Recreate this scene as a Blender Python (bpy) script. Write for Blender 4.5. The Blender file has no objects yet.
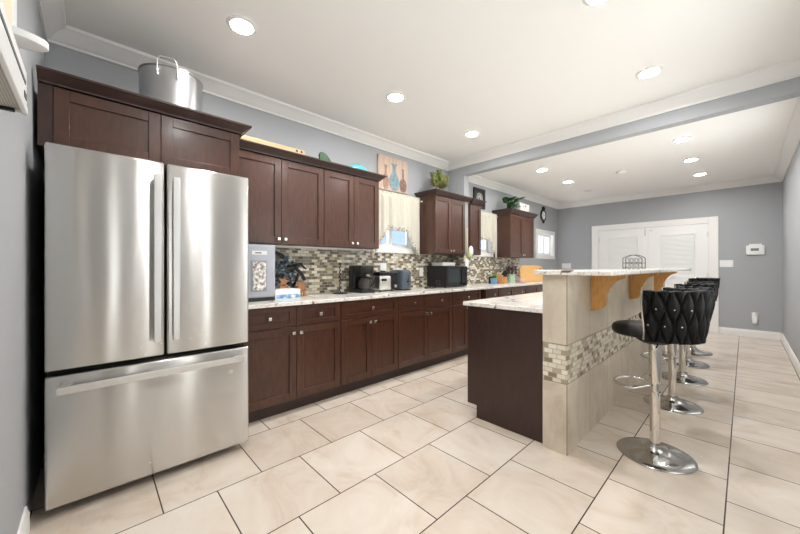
import bpy, bmesh, math, random
from math import sin, cos, pi, radians
from mathutils import Vector, Matrix
random.seed(7)
S = bpy.context.scene
COL = S.collection

# ---------------------------------------------------------------- camera, world, exposure
cam_d = bpy.data.cameras.new('camera'); cam = bpy.data.objects.new('camera', cam_d); COL.objects.link(cam)
cam.location = (0, 0, 1.2); cam.rotation_euler = (radians(90), 0, radians(46.6))
cam_d.sensor_width = 36; cam_d.sensor_fit = 'HORIZONTAL'; cam_d.lens = 36*326/800; cam_d.clip_start = .01
S.camera = cam
W = bpy.data.worlds.new('world'); S.world = W; W.use_nodes = True
bg = W.node_tree.nodes['Background']; _t = W.node_tree
# up-light added below the horizon to brighten the ceiling, softer blue-white sky above it
_g = _t.nodes.new('ShaderNodeNewGeometry'); _s = _t.nodes.new('ShaderNodeSeparateXYZ'); _r = _t.nodes.new('ShaderNodeValToRGB')
_t.links.new(_g.outputs['Incoming'], _s.inputs[0]); _m = _t.nodes.new('ShaderNodeMath'); _m.operation = 'MULTIPLY_ADD'; _m.inputs[1].default_value = -.5; _m.inputs[2].default_value = .5
_t.links.new(_s.outputs[2], _m.inputs[0]); _t.links.new(_m.outputs[0], _r.inputs[0])
UPLIGHT, SKY = 4.1, 1.5
_r.color_ramp.elements[0].position = .47; _r.color_ramp.elements[0].color = (UPLIGHT, UPLIGHT*.995, UPLIGHT*.985, 1)
_r.color_ramp.elements[1].position = .505; _r.color_ramp.elements[1].color = (SKY*1.0, SKY*.985, SKY*.96, 1)
_t.links.new(_r.outputs[0], bg.inputs[0]); bg.inputs[1].default_value = 1.0
S.view_settings.view_transform = 'Standard'; S.view_settings.look = 'None'
S.view_settings.exposure = 1.0; S.view_settings.gamma = 1
S.view_settings.use_curve_mapping = False
LAMP = 190.0          # radiance of the recessed lamps
# unseen right wall windows, added to brighten the room and streak the refrigerator
FILL_RWIN = [(.13, .25, .25, 2.35), (.95, 1.13, .25, 2.35), (2.05, 2.95, .8, 2.2), (4.35, 5.25, .8, 2.2)]
def portal(x, y, z, sy, sz):
    d = bpy.data.lights.new('daylight_portal', 'AREA'); d.shape = 'RECTANGLE'; d.size = sy; d.size_y = sz; d.cycles.is_portal = True
    o = bpy.data.objects.new('daylight_portal', d); COL.objects.link(o); o.location = (x, y, z)
    o.rotation_euler = (radians(90), 0, radians(90)) if x > 0 else (radians(90), 0, radians(-90))
for (a, b_, z0, z1) in FILL_RWIN: portal(.425+.115, (a+b_)/2, (z0+z1)/2, b_-a, z1-z0)
FILL_FWIN = (-.8, -.1, .8, 2.25)          # unseen window added behind the camera, to light the near ceiling
portal(-.45, -.22-.115, 1.525, .7, 1.45); COL.objects[-1].rotation_euler = (radians(90), 0, 0)
for (a, b_, z0, z1) in [(2.45, 3.2, 1.44, 2.04), (4.5, 5.2, 1.44, 2.04), (7.1, 7.95, 1.46, 1.96)]: portal(-3.13-.115, (a+b_)/2, (z0+z1)/2, b_-a, z1-z0)

# ---------------------------------------------------------------- helpers
def c(r, g, b):
    f = lambda v: (v/255/12.92 if v/255 <= .04045 else ((v/255+.055)/1.055)**2.4)
    return (f(r), f(g), f(b), 1)

class MB:
    def __init__(s): s.bm = bmesh.new()
    def box(s, x0, x1, y0, y1, z0, z1, bev=0, seg=2):
        r = bmesh.ops.create_cube(s.bm, size=1)['verts']
        for v in r:
            v.co = Vector(((x0+x1)/2+v.co.x*(x1-x0), (y0+y1)/2+v.co.y*(y1-y0), (z0+z1)/2+v.co.z*(z1-z0)))
        if bev:
            es = list({e for v in r for e in v.link_edges})
            bmesh.ops.bevel(s.bm, geom=es, offset=bev, segments=seg, affect='EDGES', profile=.5)
        return s
    def prism(s, pts, h0, h1, axis='z', bev=0):
        """pts polygon extruded along axis; axis x: pts=(y,z); y: pts=(x,z); z: pts=(x,y)"""
        def P(p, h):
            return {'x': (h, p[0], p[1]), 'y': (p[0], h, p[1]), 'z': (p[0], p[1], h)}[axis]
        a = [s.bm.verts.new(P(p, h0)) for p in pts]; b = [s.bm.verts.new(P(p, h1)) for p in pts]
        n = len(pts); fs = [s.bm.faces.new(a), s.bm.faces.new(b[::-1])]
        for i in range(n):
            fs.append(s.bm.faces.new((a[i], b[i], b[(i+1) % n], a[(i+1) % n])))
        bmesh.ops.recalc_face_normals(s.bm, faces=fs)
        if bev:
            es = list({e for f in fs for e in f.edges})
            bmesh.ops.bevel(s.bm, geom=es, offset=bev, segments=2, affect='EDGES', profile=.5)
        return s
    def lathe(s, prof, cx=0, cy=0, cz=0, n=32, axis='z', sx=1, sy=1):
        """prof list of (r, h); closed by caps where r==0"""
        rings = []
        def P(r, h, a):
            p, q = r*cos(a)*sx, r*sin(a)*sy
            return {'z': (cx+p, cy+q, cz+h), 'x': (cx+h, cy+p, cz+q), 'y': (cx+p, cy+h, cz+q)}[axis]
        for r, h in prof:
            if r < 1e-6: rings.append([s.bm.verts.new(P(0, h, 0))])
            else: rings.append([s.bm.verts.new(P(r, h, 2*pi*k/n)) for k in range(n)])
        fs = []
        for A, B in zip(rings, rings[1:]):
            for k in range(n):
                k2 = (k+1) % n
                if len(A) == 1 and len(B) == 1: continue
                if len(A) == 1: fs.append(s.bm.faces.new((A[0], B[k2], B[k])))
                elif len(B) == 1: fs.append(s.bm.faces.new((A[k], A[k2], B[0])))
                else: fs.append(s.bm.faces.new((A[k], A[k2], B[k2], B[k])))
        bmesh.ops.recalc_face_normals(s.bm, faces=fs)
        return s
    def cyl(s, cx, cy, z0, z1, r, r2=None, n=24, axis='z'):
        r2 = r if r2 is None else r2
        if axis == 'z': return s.lathe([(0, z0), (r, z0), (r2, z1), (0, z1)], cx, cy, 0, n)
        if axis == 'x': return s.lathe([(0, z0), (r, z0), (r2, z1), (0, z1)], 0, cx, cy, n, 'x')
        return s.lathe([(0, z0), (r, z0), (r2, z1), (0, z1)], cx, 0, cy, n, 'y')
    def ball(s, x, y, z, rx, ry=None, rz=None, n=20):
        ry = rx if ry is None else ry; rz = rx if rz is None else rz
        m = n//2; prof = [(0, -rz)]+[(rx*sin(pi*k/m), -rz*cos(pi*k/m)) for k in range(1, m)]+[(0, rz)]
        return s.lathe(prof, x, y, z, n, 'z', 1, ry/rx)
    def tube(s, pts, r, n=8, closed=False, r2=None):
        pts = [Vector(p) for p in pts]; N = len(pts); rings = []
        up = Vector((0, 0, 1))
        for i, p in enumerate(pts):
            if closed: d = pts[(i+1) % N]-pts[i-1]
            else: d = pts[min(i+1, N-1)]-pts[max(i-1, 0)]
            d.normalize()
            u = up if abs(d.z) < .9 else Vector((1, 0, 0))
            a = d.cross(u).normalized(); b = d.cross(a)
            rr = r if r2 is None else r+(r2-r)*i/(N-1)
            rings.append([s.bm.verts.new(p+a*rr*cos(2*pi*k/n)+b*rr*sin(2*pi*k/n)) for k in range(n)])
        fs = []
        for i in range(N if closed else N-1):
            A, B = rings[i], rings[(i+1) % N]
            # align ring B to A
            best = min(range(n), key=lambda o: sum((A[k].co-B[(k+o) % n].co).length for k in (0, n//3)))
            for k in range(n):
                fs.append(s.bm.faces.new((A[k], A[(k+1) % n], B[(k+1+best) % n], B[(k+best) % n])))
        if not closed:
            fs.append(s.bm.faces.new(rings[0][::-1])); fs.append(s.bm.faces.new(rings[-1]))
        bmesh.ops.recalc_face_normals(s.bm, faces=fs)
        return s
    def grid(s, fn, nu, nv, cu=False):
        V = [[s.bm.verts.new(fn(i/nu, j/nv)) for j in range(nv+1)] for i in range(nu if cu else nu+1)]
        for i in range(nu):
            i2 = (i+1) % nu if cu else i+1
            for j in range(nv):
                s.bm.faces.new((V[i][j], V[i2][j], V[i2][j+1], V[i][j+1]))
        return s
    def leaf(s, p, d, L, w, droop=.3, fold=.25):
        p = Vector(p); d = Vector(d).normalized(); side = d.cross(Vector((0, 0, 1)))
        side = side.normalized() if side.length > .05 else Vector((1, 0, 0)); up = side.cross(d).normalized()
        n = 6; rows = []
        for i in range(n+1):
            t = i/n; ww = w*sin(pi*min(1, t*.92+.06))**.8*(1-.25*t)
            q = p+d*L*t-Vector((0, 0, 1))*droop*L*t*t
            rows.append([s.bm.verts.new(q+side*ww*k+up*abs(k)*ww*fold) for k in (-1, -.5, 0, .5, 1)])
        for a, b in zip(rows, rows[1:]):
            for k in range(4): s.bm.faces.new((a[k], a[k+1], b[k+1], b[k]))
        return s
    def mat4(s, M):
        bmesh.ops.transform(s.bm, matrix=M, verts=s.bm.verts[:]); return s

LOC = {}
def obj(name, mb, m, parent=None, smooth=False, solid=0, sub=0):
    bm = mb.bm
    if parent is not None: base = Vector(LOC[parent.name])
    else:
        xs = [v.co for v in bm.verts]
        lo = [min(v[i] for v in xs) for i in range(3)]; hi = [max(v[i] for v in xs) for i in range(3)]
        base = Vector(((lo[0]+hi[0])/2, (lo[1]+hi[1])/2, lo[2]))
    for v in bm.verts: v.co -= base
    me = bpy.data.meshes.new(name); bm.to_mesh(me); bm.free()
    me.materials.append(m)
    if smooth:
        for p in me.polygons: p.use_smooth = True
        if smooth != 'all':
            try: me.set_sharp_from_angle(angle=radians(38))
            except Exception: pass
    o = bpy.data.objects.new(name, me); COL.objects.link(o)
    if parent is not None: o.parent = parent
    else: o.location = base
    LOC[o.name] = tuple(base)
    if solid:
        md = o.modifiers.new('solid', 'SOLIDIFY'); md.thickness = solid; md.offset = 0
    if sub:
        md = o.modifiers.new('sub', 'SUBSURF'); md.levels = sub; md.render_levels = sub
    return o
def tag(o, label, cat, group=None):
    o['label'] = label; o['category'] = cat
    if group: o['group'] = group
    return o
def thing(name, label, cat, loc, group=None):
    o = bpy.data.objects.new(name, None); COL.objects.link(o); o.location = loc; o.empty_display_size = .1
    LOC[o.name] = tuple(loc); return tag(o, label, cat, group)
def struct(o): o['kind'] = 'structure'; return o
def dup(root, loc, label, rotz=None):
    r = root.copy(); COL.objects.link(r); r.location = loc; r['label'] = label
    if rotz is not None: r.rotation_euler = (0, 0, rotz)
    LOC[r.name] = tuple(loc)
    for ch in list(root.children):
        k = ch.copy(); COL.objects.link(k); k.parent = r
        for g in list(ch.children):
            d = g.copy(); COL.objects.link(d); d.parent = k
    return r

# ---------------------------------------------------------------- materials
def M(name, col, rough=.5, metal=0, emit=None, es=1, trans=0, spec=None, coat=0, alpha=None):
    m = bpy.data.materials.new(name); m.use_nodes = True
    b = m.node_tree.nodes['Principled BSDF']
    b.inputs['Base Color'].default_value = col; b.inputs['Roughness'].default_value = rough
    b.inputs['Metallic'].default_value = metal
    if trans: b.inputs['Transmission Weight'].default_value = trans
    if spec is not None: b.inputs['Specular IOR Level'].default_value = spec
    if coat: b.inputs['Coat Weight'].default_value = coat; b.inputs['Coat Roughness'].default_value = .15
    if emit: b.inputs['Emission Color'].default_value = emit; b.inputs['Emission Strength'].default_value = es
    if alpha is not None: b.inputs['Alpha'].default_value = alpha
    return m
def nd(m, t, **kw):
    n = m.node_tree.nodes.new(t)
    for k, v in kw.items(): setattr(n, k, v)
    return n
def lk(m, a, b): m.node_tree.links.new(a, b)
def P(m): return m.node_tree.nodes['Principled BSDF']
def coords(m, scale=(1, 1, 1), rot=(0, 0, 0), loc=(0, 0, 0), world=True):
    mp = nd(m, 'ShaderNodeMapping')
    if world: g = nd(m, 'ShaderNodeNewGeometry'); lk(m, g.outputs['Position'], mp.inputs[0])
    else: g = nd(m, 'ShaderNodeTexCoord'); lk(m, g.outputs['Object'], mp.inputs[0])
    mp.inputs['Scale'].default_value = scale; mp.inputs['Rotation'].default_value = rot; mp.inputs['Location'].default_value = loc
    return mp.outputs[0]
def ramp(m, fac, stops, interp='LINEAR'):
    r = nd(m, 'ShaderNodeValToRGB'); r.color_ramp.interpolation = interp
    e = r.color_ramp.elements
    while len(e) < len(stops): e.new(.5)
    for k, (p, col) in enumerate(stops): e[k].position = p; e[k].color = col
    lk(m, fac, r.inputs[0]); return r.outputs[0]
def noise(m, vec, scale, detail=4, rough=.55, dist=0):
    n = nd(m, 'ShaderNodeTexNoise'); n.inputs['Scale'].default_value = scale; n.inputs['Detail'].default_value = detail
    n.inputs['Roughness'].default_value = rough; n.inputs['Distortion'].default_value = dist
    lk(m, vec, n.inputs['Vector']); return n.outputs[0]
def mix(m, fac, a, b, mode='MIX'):
    x = nd(m, 'ShaderNodeMix', data_type='RGBA', blend_type=mode)
    for sock, v in ((x.inputs[0], fac), (x.inputs[6], a), (x.inputs[7], b)):
        if hasattr(v, 'links'): lk(m, v, sock)
        else: sock.default_value = v
    return x.outputs[2]
def bump(m, h, strength=.2, dist=.01):
    b = nd(m, 'ShaderNodeBump'); b.inputs['Strength'].default_value = strength; b.inputs['Distance'].default_value = dist
    lk(m, h, b.inputs['Height']); lk(m, b.outputs[0], P(m).inputs['Normal'])

def swz(m, order, scale=(1, 1, 1), loc=(0, 0, 0), world=True):
    """position swizzled to e.g. 'yz' for brick textures"""
    if world: g = nd(m, 'ShaderNodeNewGeometry'); o = g.outputs['Position']
    else: g = nd(m, 'ShaderNodeTexCoord'); o = g.outputs['Object']
    sp = nd(m, 'ShaderNodeSeparateXYZ'); lk(m, o, sp.inputs[0])
    cb = nd(m, 'ShaderNodeCombineXYZ')
    for i, a in enumerate(order):
        if a == 's':   # x + y, so both faces of a corner get a running pattern
            ad = nd(m, 'ShaderNodeMath', operation='ADD'); lk(m, sp.outputs[0], ad.inputs[0]); lk(m, sp.outputs[1], ad.inputs[1]); lk(m, ad.outputs[0], cb.inputs[i])
        else: lk(m, sp.outputs['xyz'.index(a)], cb.inputs[i])
    mp = nd(m, 'ShaderNodeMapping'); lk(m, cb.outputs[0], mp.inputs[0]); mp.inputs['Location'].default_value = loc
    return mp.outputs[0]
def brick(m, vec, w, h, mortar, c1, c2, cm, off=.5):
    b = nd(m, 'ShaderNodeTexBrick'); lk(m, vec, b.inputs['Vector'])
    b.inputs['Scale'].default_value = 1; b.inputs['Brick Width'].default_value = w; b.inputs['Row Height'].default_value = h
    b.inputs['Mortar Size'].default_value = mortar; b.inputs['Mortar Smooth'].default_value = .1; b.inputs['Bias'].default_value = 0
    b.inputs['Color1'].default_value = c1; b.inputs['Color2'].default_value = c2; b.inputs['Mortar'].default_value = cm
    b.offset = off; b.offset_frequency = 2; b.squash = 1
    return b

m_wall = M('grey_paint', c(166, 168, 171), .55)
v = coords(m_wall); bump(m_wall, noise(m_wall, v, 220, 3), .08, .002)
m_ceil = M('ceiling_paint', c(242, 240, 236), .8)
v = coords(m_ceil); bump(m_ceil, noise(m_ceil, v, 160, 3), .05, .002)
m_trim = M('white_trim', c(236, 234, 231), .4)
m_white = M('white_plastic', c(238, 238, 237), .35)
m_cream = M('cream_plastic', c(232, 222, 190), .5)
m_black = M('black_plastic', c(18, 18, 20), .3)
m_blackm = M('black_matte', c(22, 22, 23), .6)
m_iron = M('black_iron', c(25, 24, 24), .5, .4)
m_glassd = M('dark_glass', c(14, 16, 18), .06, 0, coat=.5)
m_gap = M('dark_gasket', c(20, 20, 20), .7)

def wood(name, dark, light, rough, vscale=(3, 3, .6), coat=0):
    m = M(name, dark, rough, coat=coat)
    v = coords(m, vscale); n = noise(m, v, 14, 6, .6, .4)
    lk(m, ramp(m, n, [(.3, dark), (.72, light)]), P(m).inputs['Base Color'])
    bump(m, n, .05, .002); return m
m_cab = wood('cherry_stained_wood', c(62, 35, 24), c(85, 51, 36), .34, coat=.15)
m_cabd = wood('dark_stained_wood', c(48, 29, 24), c(62, 38, 32), .38, coat=.1)
m_corbel = wood('golden_oak', c(204, 142, 72), c(228, 174, 104), .42, (5, 5, 1))
m_pine = wood('pale_pine', c(196, 164, 122), c(214, 186, 148), .5, (5, .6, 5))
m_board = wood('bamboo', c(196, 148, 86), c(220, 178, 116), .45, (5, 1, 5))

# steel
def steel(name, col, rough, aniso=0, wav=0):
    m = M(name, col, rough, 1)
    if aniso:
        P(m).inputs['Anisotropic'].default_value = aniso
        t = nd(m, 'ShaderNodeTangent'); t.direction_type = 'RADIAL'; t.axis = 'Z'; P(m).inputs['Anisotropic Rotation'].default_value = .25; lk(m, t.outputs[0], P(m).inputs['Tangent'])
    if wav:
        v = coords(m, (1, 1, .2)); bump(m, noise(m, v, 3.4, 2, .45), wav, .03)
    return m
m_fridge = steel('brushed_stainless', c(205, 203, 200), .27, 1.0, .16)
m_steel = steel('satin_steel', c(222, 221, 219), .32)
m_chrome = steel('chrome', c(222, 218, 214), .06)
m_pot = steel('pot_steel', c(200, 201, 203), .34, .5)
m_nickel = steel('brushed_nickel', c(225, 222, 217), .25)

# floor
m_floor = M('cream_porcelain_tile', c(210, 196, 176), .22)
v = swz(m_floor, 'yx', loc=(-.02+.2345, .066+.469*20, 0))
b = brick(m_floor, v, .469, .469, .0032, (.0, .0, .0, 1), (1, 1, 1, 1), (.5, .5, .5, 1))
tone = ramp(m_floor, b.outputs['Color'], [(0, c(210, 198, 184)), (1, c(224, 214, 202))])
vv = coords(m_floor, (1, 1.4, 1), (0, 0, .6))
n1 = ramp(m_floor, noise(m_floor, vv, 2.6, 7, .62, 1.1), [(.3, c(232, 223, 214)), (.48, c(248, 244, 241)), (.66, c(255, 255, 255))])
t2 = mix(m_floor, 1, tone, n1, 'MULTIPLY')
lk(m_floor, mix(m_floor, b.outputs['Fac'], t2, c(74, 66, 58)), P(m_floor).inputs['Base Color'])
inv = nd(m_floor, 'ShaderNodeMath', operation='SUBTRACT'); inv.inputs[0].default_value = 1; lk(m_floor, b.outputs['Fac'], inv.inputs[1])
bump(m_floor, inv.outputs[0], .4, .002)

# glass mosaic
def mosaic(name, order, loc=(0, 0, 0), w=.062, h=.03, pal=None):
    m = M(name, c(160, 150, 130), .2)
    v = swz(m, order, loc=loc)
    b = brick(m, v, w, h, .0022, (0, 0, 0, 1), (1, 1, 1, 1), (.5, .5, .5, 1))
    pal = pal or [(0, c(226, 220, 204)), (.17, c(122, 112, 94)), (.3, c(190, 178, 152)), (.42, c(112, 100, 84)), (.52, c(152, 140, 112)),
           (.64, c(210, 204, 186)), (.74, c(132, 130, 120)), (.84, c(232, 228, 216)), (.92, c(96, 86, 74))]
    colr = ramp(m, b.outputs['Color'], pal, 'CONSTANT')
    lk(m, mix(m, b.outputs['Fac'], colr, c(178, 170, 156)), P(m).inputs['Base Color'])
    return m
m_mosaic = mosaic('glass_mosaic_tile', 'sz', (10, 10-.0, 0))
m_mosaicb = mosaic('stone_mosaic_tile', 'sz', (10, 10, 0), .055, .031, [(0, c(222, 214, 194)), (.22, c(172, 158, 130)), (.36, c(140, 126, 100)), (.48, c(228, 222, 206)), (.62, c(186, 173, 146)), (.76, c(126, 114, 94)), (.84, c(236, 230, 216))])

# granite
m_gran = M('speckled_granite', c(225, 218, 208), .14)
v = coords(m_gran)
n = noise(m_gran, v, 17, 6, .7, .6)
base = ramp(m_gran, n, [(.28, c(160, 138, 118)), (.38, c(218, 208, 196)), (.47, c(238, 233, 226)), (.7, c(245, 242, 238))])
n2 = noise(m_gran, v, 60, 5, .7)
sp = ramp(m_gran, n2, [(.34, (1, 1, 1, 1)), (.40, (0, 0, 0, 1))])
base2 = mix(m_gran, sp, base, c(70, 56, 48))
n3 = noise(m_gran, v, 9, 3, .5)
sp3 = ramp(m_gran, n3, [(.30, (1, 1, 1, 1)), (.34, (0, 0, 0, 1))])
lk(m_gran, mix(m_gran, sp3, base2, c(92, 76, 66)), P(m_gran).inputs['Base Color'])

# bar wall tiles
m_btile = M('beige_wall_tile', c(196, 182, 158), .35)
v = coords(m_btile, (1, 1, .7), (0, .5, 0))
n = noise(m_btile, v, 3.5, 7, .65, 1.2)
tl = ramp(m_btile, n, [(.3, c(190, 177, 158)), (.55, c(213, 201, 182)), (.75, c(225, 215, 199))])
bk = brick(m_btile, swz(m_btile, 'yz', loc=(-2.19+.45*20, 10, 0)), .45, 50, .0035, (1, 1, 1, 1), (1, 1, 1, 1), (0, 0, 0, 1), 0)
lk(m_btile, mix(m_btile, bk.outputs['Fac'], tl, c(150, 138, 120)), P(m_btile).inputs['Base Color'])

m_vinyl = M('black_leather', c(16, 16, 17), .42, spec=.35)
m_velvet = M('black_woven_fabric', c(8, 8, 9), .6, spec=.3)
m_lamp = M('lamp_diffuser', c(255, 255, 255), .5, emit=(1, .99, .975, 1), es=LAMP)
m_lampoff = M('lamp_diffuser_unlit', c(215, 212, 206), .5)
m_glass = bpy.data.materials.new('window_glass'); m_glass.use_nodes = True
nt = m_glass.node_tree; nt.nodes.clear()
out = nd(m_glass, 'ShaderNodeOutputMaterial'); tr = nd(m_glass, 'ShaderNodeBsdfTransparent'); gl = nd(m_glass, 'ShaderNodeBsdfGlossy'); fz = nd(m_glass, 'ShaderNodeFresnel')
tr.inputs[0].default_value = (.95, .97, .97, 1); gl.inputs['Roughness'].default_value = 0; fz.inputs[0].default_value = 1.45
gg = nd(m_glass, 'ShaderNodeNewGeometry'); iv = nd(m_glass, 'ShaderNodeMath', operation='SUBTRACT'); iv.inputs[0].default_value = 1; lk(m_glass, gg.outputs['Backfacing'], iv.inputs[1])
ml = nd(m_glass, 'ShaderNodeMath', operation='MULTIPLY'); lk(m_glass, fz.outputs[0], ml.inputs[0]); lk(m_glass, iv.outputs[0], ml.inputs[1])
x1 = nd(m_glass, 'ShaderNodeMixShader'); lk(m_glass, ml.outputs[0], x1.inputs[0]); lk(m_glass, tr.outputs[0], x1.inputs[1]); lk(m_glass, gl.outputs[0], x1.inputs[2]); lk(m_glass, x1.outputs[0], out.inputs[0])
m_cglass = M('carafe_glass', (.9, .9, .9, 1), .03, trans=1)

# curtain: diffuse + translucent + a little see-through
m_curt = bpy.data.materials.new('sheer_cream_curtain'); m_curt.use_nodes = True
nt = m_curt.node_tree; nt.nodes.clear()
out = nd(m_curt, 'ShaderNodeOutputMaterial'); d = nd(m_curt, 'ShaderNodeBsdfDiffuse'); t = nd(m_curt, 'ShaderNodeBsdfTranslucent'); tr = nd(m_curt, 'ShaderNodeBsdfTransparent')
d.inputs[0].default_value = c(222, 217, 202); t.inputs[0].default_value = c(220, 216, 204)
x1 = nd(m_curt, 'ShaderNodeMixShader'); x1.inputs[0].default_value = .22; lk(m_curt, d.outputs[0], x1.inputs[1]); lk(m_curt, t.outputs[0], x1.inputs[2])
x2 = nd(m_curt, 'ShaderNodeMixShader'); x2.inputs[0].default_value = .1; lk(m_curt, x1.outputs[0], x2.inputs[1]); lk(m_curt, tr.outputs[0], x2.inputs[2])
lk(m_curt, x2.outputs[0], out.inputs[0])
m_lace = M('grey_lace', c(200, 194, 180), .8)
vo = nd(m_lace, 'ShaderNodeTexVoronoi'); vo.inputs['Scale'].default_value = 48; lk(m_lace, coords(m_lace), vo.inputs['Vector'])
lk(m_lace, ramp(m_lace, vo.outputs[0], [(.28, c(112, 104, 94)), (.46, c(206, 200, 186))]), P(m_lace).inputs['Base Color'])

# ---------------------------------------------------------------- room shell
WX, NY, FY, RX = -3.13, -.22, 8.25, .425
ZN, ZF = 2.775, 2.71
BY0, BY1 = 3.97, 4.075
T = .12
fl = struct(obj('floor', MB().box(WX-T, RX+T, NY-T, FY+T, -.1, 0), m_floor))
struct(obj('ceiling', MB().box(WX-T, RX+T, NY-T, BY0, ZN, ZN+.1).box(WX-T, RX+T, BY0, FY+T, ZF, ZF+.165), m_ceil))
wins = [(2.45, 3.2, 1.44, 2.04), (4.5, 5.2, 1.44, 2.04), (7.1, 7.95, 1.46, 1.96)]
mb = MB(); y = NY-T
for (a, b_, z0, z1) in wins:
    mb.box(WX-T, WX, y, a, 0, ZN); mb.box(WX-T, WX, a, b_, 0, z0); mb.box(WX-T, WX, a, b_, z1, ZN); y = b_
mb.box(WX-T, WX, y, FY+T, 0, ZN)
struct(obj('wall_left', mb, m_wall))
struct(obj('wall_back', MB().box(WX, RX, FY, FY+T, 0, ZF), m_wall))
mb = MB(); y = NY-T
for (a, b_, z0, z1) in FILL_RWIN:
    mb.box(RX, RX+T, y, a, 0, ZN).box(RX, RX+T, a, b_, 0, z0).box(RX, RX+T, a, b_, z1, ZN); y = b_
mb.box(RX, RX+T, y, FY+T, 0, ZN)
struct(obj('wall_right', mb, m_wall))
for i, (a, b_, z0, z1) in enumerate(FILL_RWIN):  # added windows out of view, there to brighten the room
    w = thing('window_%d' % (i+4), '', '', (RX, (a+b_)/2, z0)); struct(w); del w['label']; del w['category']
    f = MB().box(RX-.02, RX, a-.07, a, z0-.07, z1+.07).box(RX-.02, RX, b_, b_+.07, z0-.07, z1+.07).box(RX-.02, RX, a, b_, z1, z1+.07).box(RX-.03, RX, a, b_, z0-.07, z0)
    e = .05 if b_-a > .5 else .02; f.box(RX+.04, RX+.08, a, a+e, z0, z1).box(RX+.04, RX+.08, b_-e, b_, z0, z1).box(RX+.04, RX+.08, a+e, b_-e, z0, z0+e).box(RX+.04, RX+.08, a+e, b_-e, z1-e, z1)
    if b_-a > .5: f.box(RX+.04, RX+.08, a+e, b_-e, (z0+z1)/2-.02, (z0+z1)/2+.02)
    obj('window_frame', f, m_trim, w)
    obj('window_pane', MB().box(RX+.058, RX+.062, a+e, b_-e, z0+e, z1-e), m_glass, w)
a, b_, z0, z1 = FILL_FWIN
struct(obj('wall_front', MB().box(WX, a, NY-T, NY, 0, ZN).box(b_, RX, NY-T, NY, 0, ZN).box(a, b_, NY-T, NY, 0, z0).box(a, b_, NY-T, NY, z1, ZN), m_wall))
w = thing('window_%d' % (len(FILL_RWIN)+4), '', '', ((a+b_)/2, NY, z0)); struct(w); del w['label']; del w['category']  # added front window, out of view, as extra fill light
f = MB().box(a-.07, a, NY, NY+.02, z0-.07, z1+.07).box(b_, b_+.07, NY, NY+.02, z0-.07, z1+.07).box(a, b_, NY, NY+.02, z1, z1+.07).box(a, b_, NY, NY+.02, z0-.07, z0)
f.box(a, a+.05, NY-.08, NY-.04, z0, z1).box(b_-.05, b_, NY-.08, NY-.04, z0, z1).box(a+.05, b_-.05, NY-.08, NY-.04, z0, z0+.05).box(a+.05, b_-.05, NY-.08, NY-.04, z1-.05, z1)
obj('window_frame', f, m_trim, w)
obj('window_pane', MB().box(a+.05, b_-.05, NY-.062, NY-.058, z0+.05, z1-.05), m_glass, w)
# header beam with its pilaster on the kitchen wall
struct(obj('wall_header', MB().box(WX, RX, BY0, BY1, 2.55, ZN).box(WX, -2.83, BY0, BY1, .0, 2.55), m_wall))

# crown moulding
def crown_pts(s=1.0):
    return [(0, 0), (0, -.105), (.012, -.105), (.014, -.09), (.03, -.078), (.05, -.05), (.072, -.034), (.082, -.024), (.096, -.02), (.1, -.012), (.1, 0)]
cp = crown_pts()
struct(obj('trim_1', MB().prism([(WX+a, ZN+h) for a, h in cp], NY, BY0, 'y'), m_trim, smooth=True))
struct(obj('trim_2', MB().prism([(NY+a, ZN+h) for a, h in cp], WX, RX, 'x'), m_trim, smooth=True))
struct(obj('trim_3', MB().prism([(BY0-a, ZN+h) for a, h in cp], WX, RX, 'x'), m_trim, smooth=True))
struct(obj('trim_4', MB().prism([(RX-a, ZN+h) for a, h in cp], NY, BY0, 'y'), m_trim, smooth=True))
struct(obj('trim_5', MB().prism([(WX+a, ZF+h) for a, h in cp], BY1, FY, 'y'), m_trim, smooth=True))
struct(obj('trim_6', MB().prism([(FY-a, ZF+h) for a, h in cp], WX, RX, 'x'), m_trim, smooth=True))
struct(obj('trim_7', MB().prism([(RX-a, ZF+h) for a, h in cp], BY1, FY, 'y'), m_trim, smooth=True))
bp = [(0, 0), (.016, 0), (.016, .085), (.011, .1), (.008, .118), (0, .12)]
struct(obj('baseboard_right', MB().prism([(RX-a, h) for a, h in bp], NY, FY, 'y'), m_trim))
struct(obj('baseboard_back', MB().prism([(FY-a, h) for a, h in bp], -.325, RX-.016, 'x').prism([(FY-a, h) for a, h in bp], WX, -2.383, 'x'), m_trim))
struct(obj('baseboard_front', MB().prism([(NY+a, h) for a, h in bp], WX+.9, RX-.016, 'x'), m_trim))
struct(obj('baseboard_left', MB().prism([(WX+a, h) for a, h in bp], 6.27, FY-.016, 'y'), m_trim))

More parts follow.
